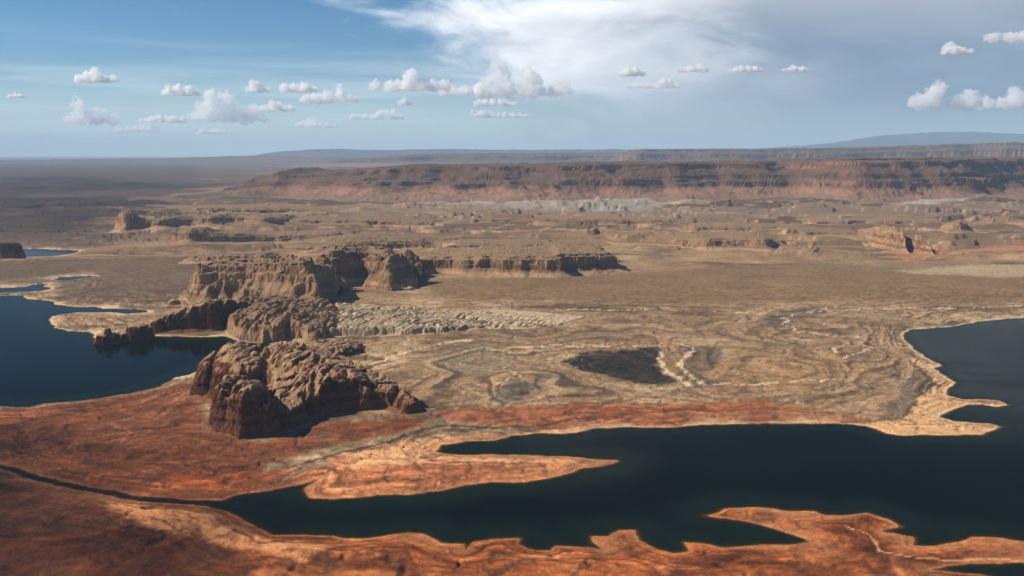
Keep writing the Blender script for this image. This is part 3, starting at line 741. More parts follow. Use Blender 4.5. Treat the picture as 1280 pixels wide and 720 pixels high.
RED_ROCK = ((0.16, 0.066, 0.036), (0.125, 0.05, 0.028), (0.06, 0.03, 0.02), (0.315, 0.20, 0.115), (0.19, 0.085, 0.045))
TAN_ROCK = ((0.30, 0.178, 0.10), (0.20, 0.108, 0.061), (0.085, 0.052, 0.035), (0.205, 0.135, 0.08), (0.29, 0.19, 0.113))
PALE_ROCK = ((0.30, 0.215, 0.135), (0.25, 0.17, 0.105), (0.13, 0.093, 0.06), (0.315, 0.235, 0.148), (0.36, 0.265, 0.165))
MESA_ROCK = ((0.26, 0.138, 0.085), (0.155, 0.077, 0.05), (0.05, 0.033, 0.027), (0.12, 0.074, 0.05), (0.20, 0.125, 0.08))
BLUE_HILL = ((0.10, 0.085, 0.07), (0.08, 0.075, 0.06), (0.06, 0.06, 0.05), (0.065, 0.068, 0.055), (0.10, 0.09, 0.07))


def lobe_height(X, Y, lobes, flute, fscale, seed):
    """rounded sandstone lobes: steep fluted walls, domed tops; returns height and index of the tallest lobe"""
    wob = fbm(X / (fscale * 3), Y / (fscale * 3), 3, seed) * flute * 1.2
    flu = (ridge(X / fscale, Y / fscale, 3, seed + 1) - 0.45) * flute
    best = np.full(X.shape, -4.0, f32); who = np.zeros(X.shape, int)
    for i, (cx, cy, rx, ry, rot, H, wall) in enumerate(lobes):
        R = max(rx, ry) * 1.5 + flute * 3
        rr = np.where(np.abs(Y[:, 0] - cy) < R)[0]; cc = np.where(np.abs(X[0] - cx) < R)[0]
        if len(rr) == 0 or len(cc) == 0:
            continue
        s = (slice(rr[0], rr[-1] + 1), slice(cc[0], cc[-1] + 1))
        t = math.radians(rot)
        lx = (X[s] - cx) * math.cos(t) + (Y[s] - cy) * math.sin(t)
        ly = -(X[s] - cx) * math.sin(t) + (Y[s] - cy) * math.cos(t)
        p = 2.5
        q = (np.abs(lx / rx) ** p + np.abs(ly / ry) ** p) ** (1 / p)
        d = (1 - q) * min(rx, ry) + flu[s] + wob[s]
        ww = 0.10 * H + 2
        qq = np.clip(1 - d / min(rx, ry), 0, 1)
        h = H * (wall * sstep(d, -ww * 0.3, ww) + (1 - wall) * np.sqrt(np.clip(1 - qq ** 2, 0, 1)) * (d > 0)) - 4 * (d < -ww * 0.3)
        up = h > best[s]
        best[s] = np.where(up, h, best[s]); who[s] = np.where(up, i, who[s])
    return best, who


def lobe_rock(name, label, cat, lobes, res, cols, flute=6.0, fscale=20.0, amp=1.6, seed=1, fins=0.0, fin_dir=70.0, fin_w=11.0,
              talus=0.0, parts=None, mat=None, group=None, sink=3.0):
    L = np.array([l[:4] for l in lobes])
    pad = 18 + talus * 2.2 + flute
    R = np.maximum(L[:, 2], L[:, 3])
    x = np.arange((L[:, 0] - R).min() - pad, (L[:, 0] + R).max() + pad, res)
    y = np.arange((L[:, 1] - R).min() - pad, (L[:, 1] + R).max() + pad, res)
    X, Y = np.meshgrid(x.astype(f32), y.astype(f32))
    h, who = lobe_height(X, Y, lobes, flute, fscale, seed)
    tall = sstep(h, 6, 35)
    if fins:
        t = math.radians(fin_dir)
        wv = fbm(X / 60, Y / 60, 3, seed + 31) * 12
        u = X * math.sin(t) - Y * math.cos(t) + wv; v = X * math.cos(t) + Y * math.sin(t)
        h = h + fins * (ridge(u / fin_w, v / (fin_w * 5.5), 3, seed + 33) - 0.55) * tall
        h = h - fins * 2.4 * np.clip(ridge(X / 62, Y / 62, 2, seed + 35) - 0.74, 0, 1) * 4 * tall
    h = h + 1.2 * fbm(X / 9, Y / 9, 3, seed + 41) * tall
    if talus:
        d = np.zeros(X.shape, f32) - 1e9
        for (cx, cy, rx, ry, rot, H, wall) in lobes:
            t = math.radians(rot)
            lx = (X - cx) * math.cos(t) + (Y - cy) * math.sin(t); ly = -(X - cx) * math.sin(t) + (Y - cy) * math.cos(t)
            q = np.sqrt((lx / rx) ** 2 + (ly / ry) ** 2)
            d = np.maximum(d, (1 - q) * min(rx, ry) + 0.1 * H)
        d = d + fbm(X / 45, Y / 45, 4, seed + 51) * talus * 0.9
        skirt = talus * np.clip(1 + d / (talus * 2.0), 0, 1.0) ** 1.4 + 1.6 * fbm(X / 8, Y / 8, 3, seed + 52) * (d > -talus * 1.8)
        skirt = np.where(d > -talus * 2.0, skirt, -sink)
        isk = skirt > h
        h = np.maximum(h, skirt)
        who = np.where(isk, -1, who)
    g = ground(X, Y)
    V = np.stack([X, Y, g + np.maximum(h, -sink)], -1).astype(np.float64)
    n, steep = weather(V, h, amp, fscale * 0.7, seed + 60)
    Hm = max(l[5] for l in lobes)
    col = rock_colour(V, n, steep, cols, seed + 70, float(np.median(g)), Hm)
    keep = np.maximum.reduce([h[:-1, :-1], h[1:, :-1], h[:-1, 1:], h[1:, 1:]]) > -sink * 0.9
    at = {'albedo': ('FLOAT_COLOR', col)}
    mat = mat or M_rock
    if not parts:
        ob = grid_object(name, V, X.shape[0], X.shape[1], mat, keep, at)
        return tag(ob, label, cat, group)
    bx, by = float(L[:, 0].mean()), float(L[:, 1].mean())
    root = bpy.data.objects.new(name, None)
    scene.collection.objects.link(root)
    root.location = (bx, by, float(ground(bx, by)))
    root.empty_display_size = 20
    tag(root, label, cat, group)
    V2 = V - np.array(root.location)
    w4 = who[:-1, :-1]
    for pn, ids in parts:
        kk = keep & np.isin(w4, ids)
        if kk.any():
            grid_object(pn, V2, X.shape[0], X.shape[1], mat, kk, at, parent=root)
    return root


def thin_plate(ctrl, X, Y):
    """smooth surface through control points (x, y, z)"""
    P = np.array(ctrl, float)
    sc = 200.0
    px, py, pz = P[:, 0] / sc, P[:, 1] / sc, P[:, 2]
    def U(r2): return np.where(r2 > 1e-12, 0.5 * r2 * np.log(np.maximum(r2, 1e-12)), 0)
    n = len(P)
    K = U((px[:, None] - px) ** 2 + (py[:, None] - py) ** 2) + np.eye(n) * 0.02
    Q = np.stack([np.ones(n), px, py], 1)
    A = np.block([[K, Q], [Q.T, np.zeros((3, 3))]])
    w_ = np.linalg.solve(A, np.concatenate([pz, np.zeros(3)]))
    x, y = X / sc, Y / sc
    out = w_[n] + w_[n + 1] * x + w_[n + 2] * y
    for i in range(n):
        out = out + w_[i] * U((x - px[i]) ** 2 + (y - py[i]) ** 2)
    return out


def smin(a_, b_, k_):
    return -k_ * np.logaddexp(-a_ / k_, -b_ / k_)


def mass_rock(name, label, cat, mass, res, cols, seed=1, slope=7.0, rim=9.0, joint=8.0, jscale=55.0, flute=2.5, fscale=14.0,
              fins=0.0, fin_dir=85.0, fin_w=20.0, fin_len=5.0, crack=1.0, billow=0.0, bscale=45.0, carve=(), talus=10.0, amp=1.4, parts=None, group=None):
    """a rock mass from the outline of its foot and a smooth surface through its summit points, then weathered"""
    out, ctrl = mass
    O = np.array(out, float)
    pad = 25 + talus * 2.5
    x = np.arange(O[:, 0].min() - pad, O[:, 0].max() + pad, res); y = np.arange(O[:, 1].min() - pad, O[:, 1].max() + pad, res)
    X, Y = np.meshgrid(x.astype(f32), y.astype(f32))
    g = ground(X, Y)
    cz = np.array([c[2] for c in ctrl])
    E = np.clip(thin_plate(ctrl, X, Y), cz.min() * 0.55, cz.max() * 1.06) - g
    E = np.maximum(E, 3.0)
    d = poly_sdf(X, Y, out)
    d0 = d.copy()
    d = d - joint * (np.clip(ridge(X / jscale, Y / jscale, 3, seed + 1, 0.35) - 0.35, 0, 1) * 1.6 - 0.35) + joint * 0.8 * fbm(X / (jscale * 1.7), Y / (jscale * 1.7), 3, seed + 2)
    d = d + flute * (ridge(X / fscale, Y / fscale, 2, seed + 3) - 0.5) * sstep(fbm(X / 80, Y / 80, 2, seed + 4), -0.3, 0.3)
    if billow:
        wx_ = fbm(X / 90, Y / 90, 3, seed + 11) * 22; wy_ = fbm(X / 90 + 5, Y / 90, 3, seed + 12) * 22
        b1 = np.abs(per2((X + wx_) / bscale, (Y + wy_) / (bscale * 1.25), seed + 13)) * 1.5
        b2 = np.abs(per2((X + wx_) / bscale * 2.3, (Y + wy_) / bscale * 2.0, seed + 14)) * 1.5
        bl = np.clip(b1, 0, 1) ** 0.55 * 0.85 + np.clip(b2, 0, 1) ** 0.7 * 0.2
        E = E * (1 - billow + billow * bl)
    if fins:
        t = math.radians(fin_dir)
        wv = fbm(X / 160, Y / 160, 3, seed + 31) * 34
        u = X * math.sin(t) - Y * math.cos(t) + wv; v = X * math.cos(t) + Y * math.sin(t)
        u = u + 0.8 * fin_w * fbm(u / (fin_w * 2), v / (fin_w * fin_len), 2, seed + 32)
        fn = 1 - np.abs(np.sin(math.pi * u / fin_w)) ** 0.75
        fn = fn * (0.35 + 0.9 * sstep(per2(u / (fin_w * 1.7), v / (fin_w * fin_len), seed + 33), -0.5, 0.5))
        fn2 = 1 - np.abs(per2(u / fin_w * 2.3 + 3, v / (fin_w * fin_len * 0.35), seed + 34)) * 2.4
        fm = 0.25 + 0.9 * sstep(fbm(X / 110, Y / 110, 2, seed + 38), -0.35, 0.35)
        E = E - fins * fm * (np.clip(fn, 0, 1) * 1.1 + 0.3 * np.clip(fn2, 0, 1))
        E = E - crack * fins * 1.1 * np.clip(ridge(X / 75, Y / 75, 2, seed + 35) - 0.70, 0, 1) * 5
    for pl, dep, wd in carve:
        dl = line_dist(X + fbm(X / 40, Y / 40, 3, seed + 36) * wd * .7, Y, pl)
        E = E - dep * np.exp(-(dl / wd) ** 2)
        d = d - dep * 0.28 * np.exp(-(dl / wd) ** 2)
    E = np.maximum(E, 2.0)
    wall = slope * d
    h = smin(E, np.maximum(wall, -6), rim * np.clip(E / 60, 0.25, 1))
    h = h + (1.6 * (ridge(X / 13, Y / 13, 3, seed + 41) - 0.5) - 7.0 * np.clip(ridge(X / 34, Y / 34, 2, seed + 42) - 0.80, 0, 1) * 3) * sstep(h, 4, 20)
    dt = d0 + fbm(X / 40, Y / 40, 4, seed + 51) * talus * 1.2
    sk = talus * np.clip(1 + dt / (talus * 2.0), 0, 1.05) ** 1.5 * (0.6 + 0.6 * sstep(fbm(X / 130, Y / 130, 2, seed + 53), -0.3, 0.3)) + 1.4 * fbm(X / 7, Y / 7, 3, seed + 52)
    sk = np.where(dt > -talus * 2.0, sk, -4.0)
    isk = sk > h
    h = np.maximum(np.maximum(h, sk), -4)
    V = np.stack([X, Y, g + h], -1).astype(np.float64)
    n, steep = weather(V, h, amp, 15.0, seed + 60)
    col = rock_colour(V, n, steep, cols, seed + 70, float(np.median(g)), float(np.percentile(E, 95)))
    keep = np.maximum.reduce([h[:-1, :-1], h[1:, :-1], h[:-1, 1:], h[1:, 1:]]) > -3.6
    at = {'albedo': ('FLOAT_COLOR', col)}
    if not parts:
        return tag(grid_object(name, V, X.shape[0], X.shape[1], M_rock, keep, at), label, cat, group)
    root = bpy.data.objects.new(name, None)
    scene.collection.objects.link(root)
    bx, by = float(O[:, 0].mean()), float(O[:, 1].mean())
    root.location = (bx, by, float(ground(bx, by)))
    tag(root, label, cat, group)
    V2 = V - np.array(root.location)
    who = np.argmin(np.stack([(X - p[1]) ** 2 + (Y - p[2]) ** 2 for p in parts]), 0)
    who = np.where(isk, -1, who)[:-1, :-1]
    for i, p in enumerate(parts):
        kk = keep & (who == i)
        if kk.any():
            grid_object(p[0], V2, X.shape[0], X.shape[1], M_rock, kk, at, parent=root)
    kk = keep & (who == -1)
    if kk.any():
        grid_object('talus_apron', V2, X.shape[0], X.shape[1], M_rock, kk, at, parent=root)
    return root


def pieces(mask):
    """connected patches of a mask (corner contact counts)"""
    todo = mask.copy()
    nr_, nc_ = mask.shape
    out = []
    for r0, c0 in zip(*np.nonzero(mask)):
        if not todo[r0, c0]:
            continue
        todo[r0, c0] = False
        stack, got = [(r0, c0)], []
        while stack:
            r_, c_ = stack.pop()
            got.append((r_, c_))
            for rr in range(max(r_ - 1, 0), min(r_ + 2, nr_)):
                for cc in range(max(c_ - 1, 0), min(c_ + 2, nc_)):
                    if todo[rr, cc]:
                        todo[rr, cc] = False
                        stack.append((rr, cc))
        m_ = np.zeros(mask.shape, bool)
        ga = np.array(got)
        m_[ga[:, 0], ga[:, 1]] = True
        out.append(m_)
    return out


def cliff(name, label, cat, front, depth, prof, res, cols, alcove, ascale, amp=2.0, seed=1, side=60.0, mat=None, group=None, rough_top=2.0, split=None, zref=None, prof2=None, pleat=0.012, bench=0.06):
    """a cliff-edged mesa: front = (X, Y, top) along its foot; prof = (distance in from the foot, fraction of the height)"""
    F = np.array(sorted(front), float)
    x = np.arange(F[0, 0] - side, F[-1, 0] + side, res)
    fy = np.interp(x, F[:, 0], F[:, 1]); ft = np.interp(x, F[:, 0], F[:, 2])
    k = max(3, int(ascale * 0.5 / res) | 1)
    ker = np.hanning(k + 2)[1:-1]; ker /= ker.sum()
    fy = np.convolve(np.pad(fy, k // 2, mode='edge'), ker, 'valid')[:len(x)]
    pd = np.array([p[0] for p in prof], float); ph = np.array([p[1] for p in prof], float)
    lo = pd[0] - alcove * 1.3
    hi = pd[-1] + alcove * 1.6
    s = np.concatenate([np.arange(lo, hi, res * 1.25), np.linspace(hi, depth, 14)])
    X, S = np.meshgrid(x, s)
    Y = S + fy[None, :]
    X = X.astype(f32); Y = Y.astype(f32)
    wv = alcove * (1.25 * fbm(X / ascale, Y / ascale, 4, seed, 0.42) + 0.9 * (ridge(X / ascale * 0.8, Y / ascale * 0.8, 3, seed + 3, 0.4) - 0.5))
    sd = np.minimum(np.minimum(S, X - F[0, 0]), F[-1, 0] - X)
    sd = np.minimum(sd, depth - 5 - S)
    d = sd - wv
    fr = np.interp(d, pd, ph)
    dB = d - 0.45 * alcove * (fbm(X / (ascale * 0.5) + 40, Y / (ascale * 0.5), 3, seed + 12) + 0.25)
    frB = np.interp(dB, pd, ph)
    br = 0.58
    fr = np.where(fr < br, fr, np.maximum(br + 0.02 * (fr - br), frB))
    if prof2 is not None:
        w2 = sstep(fbm(X / (ascale * 1.3), Y / (ascale * 1.3), 3, seed + 6), -0.18, 0.22)
        fr = fr * (1 - w2) + w2 * np.interp(d, [p[0] for p in prof2], [p[1] for p in prof2])
    gul = (ridge(X / (ascale * 0.22), Y / (ascale * 0.5), 3, seed + 8) - 0.5)
    fr = fr + pleat * gul * np.clip(fr * (1 - fr) * 5, 0, 1)
    g = ground(X, Y)
    top = np.repeat(ft[None, :], len(s), 0)
    tn = fbm(X / (ascale * 0.7) + 17, Y / (ascale * 0.7), 4, seed + 14, 0.55) * 3.2 + 1.6
    tf = np.floor(tn)
    tn = np.clip(tf + sstep(tn - tf, 0.7, 0.9), 0, 3)
    top = top - (top - g) * bench * (tn - 0.6) * np.clip(S / (alcove * 0.7 + 1), 0.25, 1)
    Hh = np.maximum(top - g, 4)
    h = fr * Hh + rough_top * fbm(X / (ascale * .3), Y / (ascale * .3), 4, seed + 9) * (fr > 0.9)
    h = np.where(d < pd[0], -0.03 * Hh - 2, h)
    V = np.stack([X, Y, g + h], -1).astype(np.float64)
    n, steep = weather(V, h, amp, max(amp * 5, res * 2.2), seed + 20)
    Hm = float(np.median(Hh))
    col = rock_colour(V, n, steep, cols, seed + 30, float(np.median(g)) if zref is None else zref, Hm)
    keep = np.maximum.reduce([h[:-1, :-1], h[1:, :-1], h[:-1, 1:], h[1:, 1:]]) > -1.0
    at = {'albedo': ('FLOAT_COLOR', col)}
    mat = mat or M_rock
    if not split:
        ob = grid_object(name, V, X.shape[0], X.shape[1], mat, keep, at)
        return tag(ob, label, cat, group)
    root = bpy.data.objects.new(name, None)
    scene.collection.objects.link(root)
    mxx = float(F[:, 0].mean()); myy = float(F[:, 1].mean())
    root.location = (mxx, myy, float(ground(mxx, myy)))
    tag(root, label, cat, group)
    V2 = V - np.array(root.location)
    f4 = fr[:-1, :-1]
    spill = np.zeros(keep.shape, bool)
    for pi, (pn, a0, a1) in enumerate(reversed(split)):
        kk = (keep & (f4 >= a0) & (f4 < a1)) | spill
        spill = np.zeros(keep.shape, bool)
        for piece in pieces(kk):
            if piece.sum() < 60 and pi < len(split) - 1:
                spill |= piece
            elif piece.sum() > 12:
                grid_object(pn, V2, X.shape[0], X.shape[1], mat, piece, at, parent=root)
    return root


rng = random.Random(11)
# the big red butte on the peninsula
mass_rock('sandstone_butte', 'large reddish brown fluted sandstone butte on the red peninsula, with a deeply shaded cliff face', 'butte',
          MASSES['butte'], 1.6, RED_ROCK, seed=4, fins=6.5, fin_dir=76, fin_w=25, fin_len=6, talus=6, slope=3.4, rim=6, flute=1.0, joint=20, jscale=80, amp=1.3, crack=1.5,
          carve=[([(-655, 2470), (-640, 2330), (-590, 2190), (-560, 2110)], 24, 12), ([(-760, 2265), (-690, 2262), (-640, 2290)], 45, 20),
                 ([(-650, 2010), (-655, 2110), (-640, 2260)], 26, 10), ([(-590, 2010), (-580, 2110)], 16, 9), ([(-300, 2240), (-290, 2320)], 16, 9), ([(-800, 2340), (-790, 2460)], 20, 8), ([(-720, 2120), (-680, 2165)], 22, 8), ([(-575, 2015), (-578, 2085)], 26, 8), ([(-700, 2050), (-668, 2115)], 20, 7), ([(-540, 2045), (-560, 2120)], 20, 8),
                 ([(-480, 2155), (-495, 2260)], 16, 8), ([(-405, 2230), (-425, 2310)], 13, 7), ([(-350, 2248), (-360, 2310)], 12, 7), ([(-840, 2400), (-800, 2410)], 20, 7), ([(-630, 2010), (-625, 2070)], 18, 6)],
          parts=[('rock_tower', -775, 2410), ('rock_tower', -690, 2150), ('rock_tower', -600, 2070), ('rock_dome', -520, 2330), ('rock_dome', -420, 2300), ('rock_knob', -275, 2260)])
mass_rock('rock_outcrop', 'low rounded brown outcrop in pale sand just beyond the big red butte', 'outcrop',
          MASSES['outcrop'], 2.2, RED_ROCK, seed=14, fins=6, fin_dir=70, fin_w=19, rim=16, slope=2.2, billow=0.35, bscale=60, talus=4, joint=9, jscale=40)
lobe_rock('shore_rock', 'jagged pointed rock standing at the tip of the sandy point in the lake', 'rock',
          [(-1402, 3110, 26, 24, 0, 40, 0.6), (-1386, 3112, 15, 16, 0, 60, 0.55), (-1368, 3118, 18, 20, 0, 40, 0.6), (-1415, 3105, 18, 18, 0, 22, 0.6)], 2.2, RED_ROCK, flute=5, fscale=13, seed=15, talus=3)
lobe_rock('shore_rock', 'broad dark dome rock at the waterline between the pointed rock and the shaded ridge', 'rock',
          [(-1310, 3170, 40, 34, 0, 62, 0.7), (-1345, 3160, 22, 24, 0, 36, 0.6), (-1285, 3185, 26, 26, 0, 50, .6)], 2.2, RED_ROCK, flute=4, fscale=15, seed=16, talus=3)
mass_rock('rock_ridge', 'long shaded rock ridge climbing from the lake beach toward the tall cliffs', 'ridge',
          MASSES['ridge'], 2.4, RED_ROCK, seed=17, fins=7, fin_dir=55, fin_w=24, talus=7, joint=16, jscale=70, slope=4, carve=[([(-1210, 3270), (-1190, 3340)], 20, 9), ([(-1120, 3290), (-1110, 3400)], 22, 9), ([(-1060, 3360), (-1090, 3440)], 20, 9), ([(-1260, 3262), (-1250, 3320)], 14, 8)])
mass_rock('slickrock_dome', 'cluster of steep bulging slickrock domes above the cream beach at the lake head', 'rock domes',
          MASSES['domes'], 2.4, TAN_ROCK, seed=18, billow=0.25, bscale=120, fins=22, fin_dir=74, fin_w=40, fin_len=4, crack=0.3, amp=0.9, talus=5, joint=18, jscale=60, slope=3.0)
mass_rock('slickrock_field', 'wide field of low pale slickrock humps cut by dark cracks on the tan plain', 'rock field',
          MASSES['field'], 3.1, PALE_ROCK, seed=19, billow=0.3, bscale=130, fins=9, fin_dir=72, fin_w=27, fin_len=5, crack=0.25, amp=0.6, talus=2, joint=16, jscale=70, slope=2.0)
lobe_rock('rock_mound', 'dark rounded rock rising at the left rim beside the small far blue inlet', 'rock',
          [(-2985, 5400, 110, 80, 0, 105, 0.7), (-3090, 5420, 90, 80, 0, 88, .6), (-2915, 5390, 45, 50, 0, 70, .7)], 5, MESA_ROCK, flute=8, fscale=40, seed=20)

ROCK_BANDS = [('talus_slope', -9, 0.36), ('cliff_face', 0.36, 0.89), ('cap_rock', 0.89, 9)]
CP = ((-70, 0), (-18, .20), (0, .34), (9, .86), (34, .90), (40, 1.0))
lobe_c = [(-60, 0), (-10, .28), (0, .40), (10, .72), (32, .78), (42, .93), (60, 1.0)]
step_c = [(-95, 0), (-50, .14), (0, .44), (22, .56), (29, .78), (62, .83), (69, 1.0)]
cliff('cliff_mesa', 'tall tan cliff with a sheer rounded prow, behind the shaded lakeside ridge', 'cliff', FRONTS['c1'], 420, lobe_c, 3.0, TAN_ROCK, 70, 170, 2.6, 31, prof2=step_c, split=ROCK_BANDS)
cliff('cliff_mesa', 'deeply notched tan cliff with black alcoves, between rounded prow and long wall', 'cliff', FRONTS['c2'], 520, lobe_c, 3.3, TAN_ROCK, 85, 170, 2.6, 32, prof2=step_c, split=ROCK_BANDS)
cliff('cliff_mesa', 'long straight flat-topped cliff wall standing over the smooth brown plain', 'cliff', FRONTS['c3'], 600, CP, 3.5, TAN_ROCK, 48, 150, 2.4, 33, split=ROCK_BANDS, bench=0.03)
cliff('cliff_mesa', 'low banded cliff line beyond the long wall, ending in a dark notch', 'cliff', FRONTS['c4'], 600, CP, 4.2, TAN_ROCK, 34, 190, 2.4, 34, split=ROCK_BANDS, bench=0.03)
cliff('cliff_mesa', 'short shaded cliff between the low banded cliff line and the hooked red-footed cliff', 'cliff', FRONTS['c5'], 500, CP, 4.4, TAN_ROCK, 36, 170, 2.4, 35, split=ROCK_BANDS, bench=0.03)
cliff('cliff_mesa', 'hooked cliff with a reddish foot and a black shaded alcove, trailing onto the plain', 'cliff', FRONTS['c6'], 420, lobe_c, 4.2, TAN_ROCK, 48, 150, 2.6, 36, split=ROCK_BANDS)
cliff('rock_tower', 'single dark-sided rock tower beyond the hooked red-footed cliff', 'rock tower', FRONTS['c7'], 180, CP, 4.6, TAN_ROCK, 22, 120, 2.4, 37)
cliff('cliff_mesa', 'low cliff bench at the right rim behind the rock tower', 'cliff', FRONTS['c8'], 500, CP, 5, TAN_ROCK, 30, 180, 2.4, 38, bench=0.03)
cliff('cliff_mesa', 'broken low cliff line east of the squat twin-tiered butte', 'cliff', FRONTS['cl'], 500, CP, 5, TAN_ROCK, 46, 220, 2.6, 39)
cliff('cliff_mesa', 'dark overhung ledge in front of the broken low cliff line', 'cliff', FRONTS['cl2'], 380, CP, 4.8, TAN_ROCK, 30, 200, 2.4, 40)
cliff('rock_tower', 'squat twin-tiered butte standing over the left flats', 'butte', FRONTS['tower'], 170, CP, 4.6, TAN_ROCK, 20, 110, 2.6, 41)

cliff('ledge_cliff', 'banded ledge cliff directly behind the deeply notched cliff', 'cliff', FRONTS['cb1'], 480, CP, 3.6, TAN_ROCK, 55, 150, 2.4, 61, prof2=step_c)
cliff('ledge_cliff', 'thin dark ledge on the flats behind the banded ledge cliff', 'cliff', FRONTS['cb2'], 300, CP, 4.0, TAN_ROCK, 40, 170, 2.4, 62, prof2=step_c)
cliff('ledge_cliff', 'low ledge line on the bench behind the long straight wall', 'cliff', FRONTS['cb3'], 420, CP, 3.8, TAN_ROCK, 40, 190, 2.4, 63, prof2=step_c)
cliff('ledge_cliff', 'row of pale rock fins on the bench behind the rounded prow', 'cliff', FRONTS['cb4'], 200, CP, 3.4, TAN_ROCK, 30, 70, 2.4, 64, prof2=step_c)
cliff('ledge_cliff', 'long broken ledge line across the far flats, behind the thin dark ledge', 'cliff', FRONTS['cb5'], 500, CP, 5.0, TAN_ROCK, 70, 260, 2.4, 65, prof2=step_c)
cliff('ledge_cliff', 'pinkish low ledge line on the far flats below the long mesa', 'cliff', FRONTS['cb6'], 500, CP, 5.4, TAN_ROCK, 70, 300, 2.4, 66, prof2=step_c)
cliff('ledge_cliff', 'low ledge line behind the low banded cliff line', 'cliff', FRONTS['cb7'], 500, CP, 5.0, TAN_ROCK, 60, 260, 2.4, 67, prof2=step_c)
cliff('ledge_cliff', 'terraced low cliff bench behind the hooked red-footed cliff', 'cliff', FRONTS['cb8'], 500, CP, 5.4, TAN_ROCK, 60, 230, 2.4, 68, prof2=step_c)
cliff('ledge_cliff', 'farthest low cliff line in front of the long mesa left tip', 'cliff', FRONTS['cb9'], 600, CP, 6.5, TAN_ROCK, 80, 320, 2.4, 69, prof2=step_c)

MP = ((-420, 0), (-160, .06), (0, .14), (210, .38), (235, .53), (330, .58), (520, .80), (545, .94), (600, .965), (620, 1.0))
MP2 = ((-420, 0), (-120, .10), (0, .20), (130, .30), (160, .46), (300, .52), (330, .66), (600, .84), (620, .96), (700, 1.0))
cliff('mesa', 'long dark red mesa walling the plain, with banded cliffs above pale badland slopes', 'mesa', FRONTS['mesa'], 3600, MP, 14.5, MESA_ROCK, 520, 1500, 10, 51, bench=0.035, side=500, prof2=MP2, pleat=0.05, mat=M_far, rough_top=8,
      split=[('talus_slope', -9, 0.45), ('cliff_band', 0.45, 0.86), ('cap_rock', 0.86, 9)])
cliff('mesa', 'small bench mesa with a dark rim set before the long red mesa', 'mesa', FRONTS['front_mesa'], 500, ((-330, 0), (-100, .22), (40, .55), (60, .97), (70, 1.0)), 11, MESA_ROCK, 60, 420, 7, 52, side=300, mat=M_far)
cliff('mesa', 'hazy second mesa rising behind the long red mesa, under the blue mountain', 'mesa', SKYLINE['band_right'], 6000, ((-900, 0), (0, .2), (500, .5), (540, .75), (800, .9), (830, 1)), 42, MESA_ROCK, 420, 2200, 18, 53, bench=0.03, side=800, mat=M_far, rough_top=10)
cliff('mesa', 'low hazy mesa behind the long red mesa, lighter toward its left end', 'mesa', SKYLINE['band_left'], 7000, ((-900, 0), (0, .25), (500, .5), (560, .8), (800, .92), (830, 1)), 40, MESA_ROCK, 420, 2600, 20, 54, bench=0.03, side=800, mat=M_far, rough_top=10)
cliff('plateau', 'flat hazy plateau on the horizon left of the mesas', 'plateau', SKYLINE['left_plateau'], 12000, ((-2500, 0), (0, .4), (900, .8), (1000, 1)), 110, MESA_ROCK, 700, 5000, 30, 55, bench=0.03, side=2000, mat=M_far, rough_top=20)
cliff('hill_range', 'faint pale blue hills on the middle of the horizon', 'hills', SKYLINE['far_hills'], 12000, ((-3500, 0), (0, .45), (2500, 1)), 110, BLUE_HILL, 1300, 7000, 60, 56, bench=0.03, side=3000, mat=M_far, rough_top=60)
cliff('mountain', 'broad blue mountain on the horizon under the grey storm sky', 'mountain', SKYLINE['blue_mountain'], 16000, ((-7000, 0), (0, .35), (3000, .75), (6000, 1)), 190, BLUE_HILL, 1500, 9000, 60, 57, bench=0.03, side=4000, mat=M_far, rough_top=80)

# ---------------------------------------------------------------- haze
hm = bpy.data.materials.new('haze')
hm.use_nodes = True
k = Nodes(hm.node_tree)
pv = k.n('ShaderNodeVolumePrincipled')
pv.inputs['Color'].default_value = (0.52, 0.73, 0.95, 1)
pv.inputs['Density'].default_value = 1.25e-5
pv.inputs['Anisotropy'].default_value = 0.0
ho = k.n('ShaderNodeOutputMaterial')
k.l(pv.outputs[0], ho.inputs['Volume'])
hme = bpy.data.meshes.new('haze')
b = bmesh.new()
bmesh.ops.create_cube(b, size=1.0)
b.to_mesh(hme); b.free()
hme.materials.append(hm)
haze = bpy.data.objects.new('haze', hme)
zlo, zhi = -900.0, 2520.0
haze.scale = (520000, 150000, zhi - zlo)
haze.location = (0, 60000, (zhi + zlo) / 2)
scene.collection.objects.link(haze)
tag(haze, kind='stuff')

# ---------------------------------------------------------------- cumulus clouds, above the haze
def cloud_material(H, dense=1.0):
    """droplets: denser in the lumps, thin at the ragged rim; depth of the cloud sets how thick"""
    m = bpy.data.materials.new('cloud_vapour')
    m.use_nodes = True
    k = Nodes(m.node_tree)
    tc_ = k.n('ShaderNodeTexCoord').outputs['Object']
    nz = k.noise(tc_, 6.5 / H, 6.0, 0.66)
    cv = k.n('ShaderNodeVolumePrincipled')
    cv.inputs['Color'].default_value = (0.995, 0.995, 0.995, 1)
    cv.inputs['Anisotropy'].default_value = 0.3
    k.l(k.ss(nz, 0.40, 0.62, 0.0, 9.0 * dense / H), cv.inputs['Density'])
    co = k.n('ShaderNodeOutputMaterial')
    k.l(cv.outputs[0], co.inputs['Volume'])
    return m


def cumulus(label, x, base, wide, high, puffs, seed, tower=None):
    """x, base, wide, high: milliradians of azimuth and elevation; every base lies at the same height, so a low base means a far cloud"""
    zb = 2950.0
    D = (zb - CAM_Z) / (base / 1000.0)
    return cumulus_at(label, D * x / 1000.0, D, zb, D * wide / 1000.0, D * high / 1000.0, seed, tower)


BALL = []
for sub_ in (1, 2):
    b_ = bmesh.new()
    bmesh.ops.create_icosphere(b_, subdivisions=sub_, radius=1.0)
    BALL.append((np.array([v.co[:] for v in b_.verts]), np.array([[v.index for v in f.verts] for f in b_.faces])))
    b_.free()


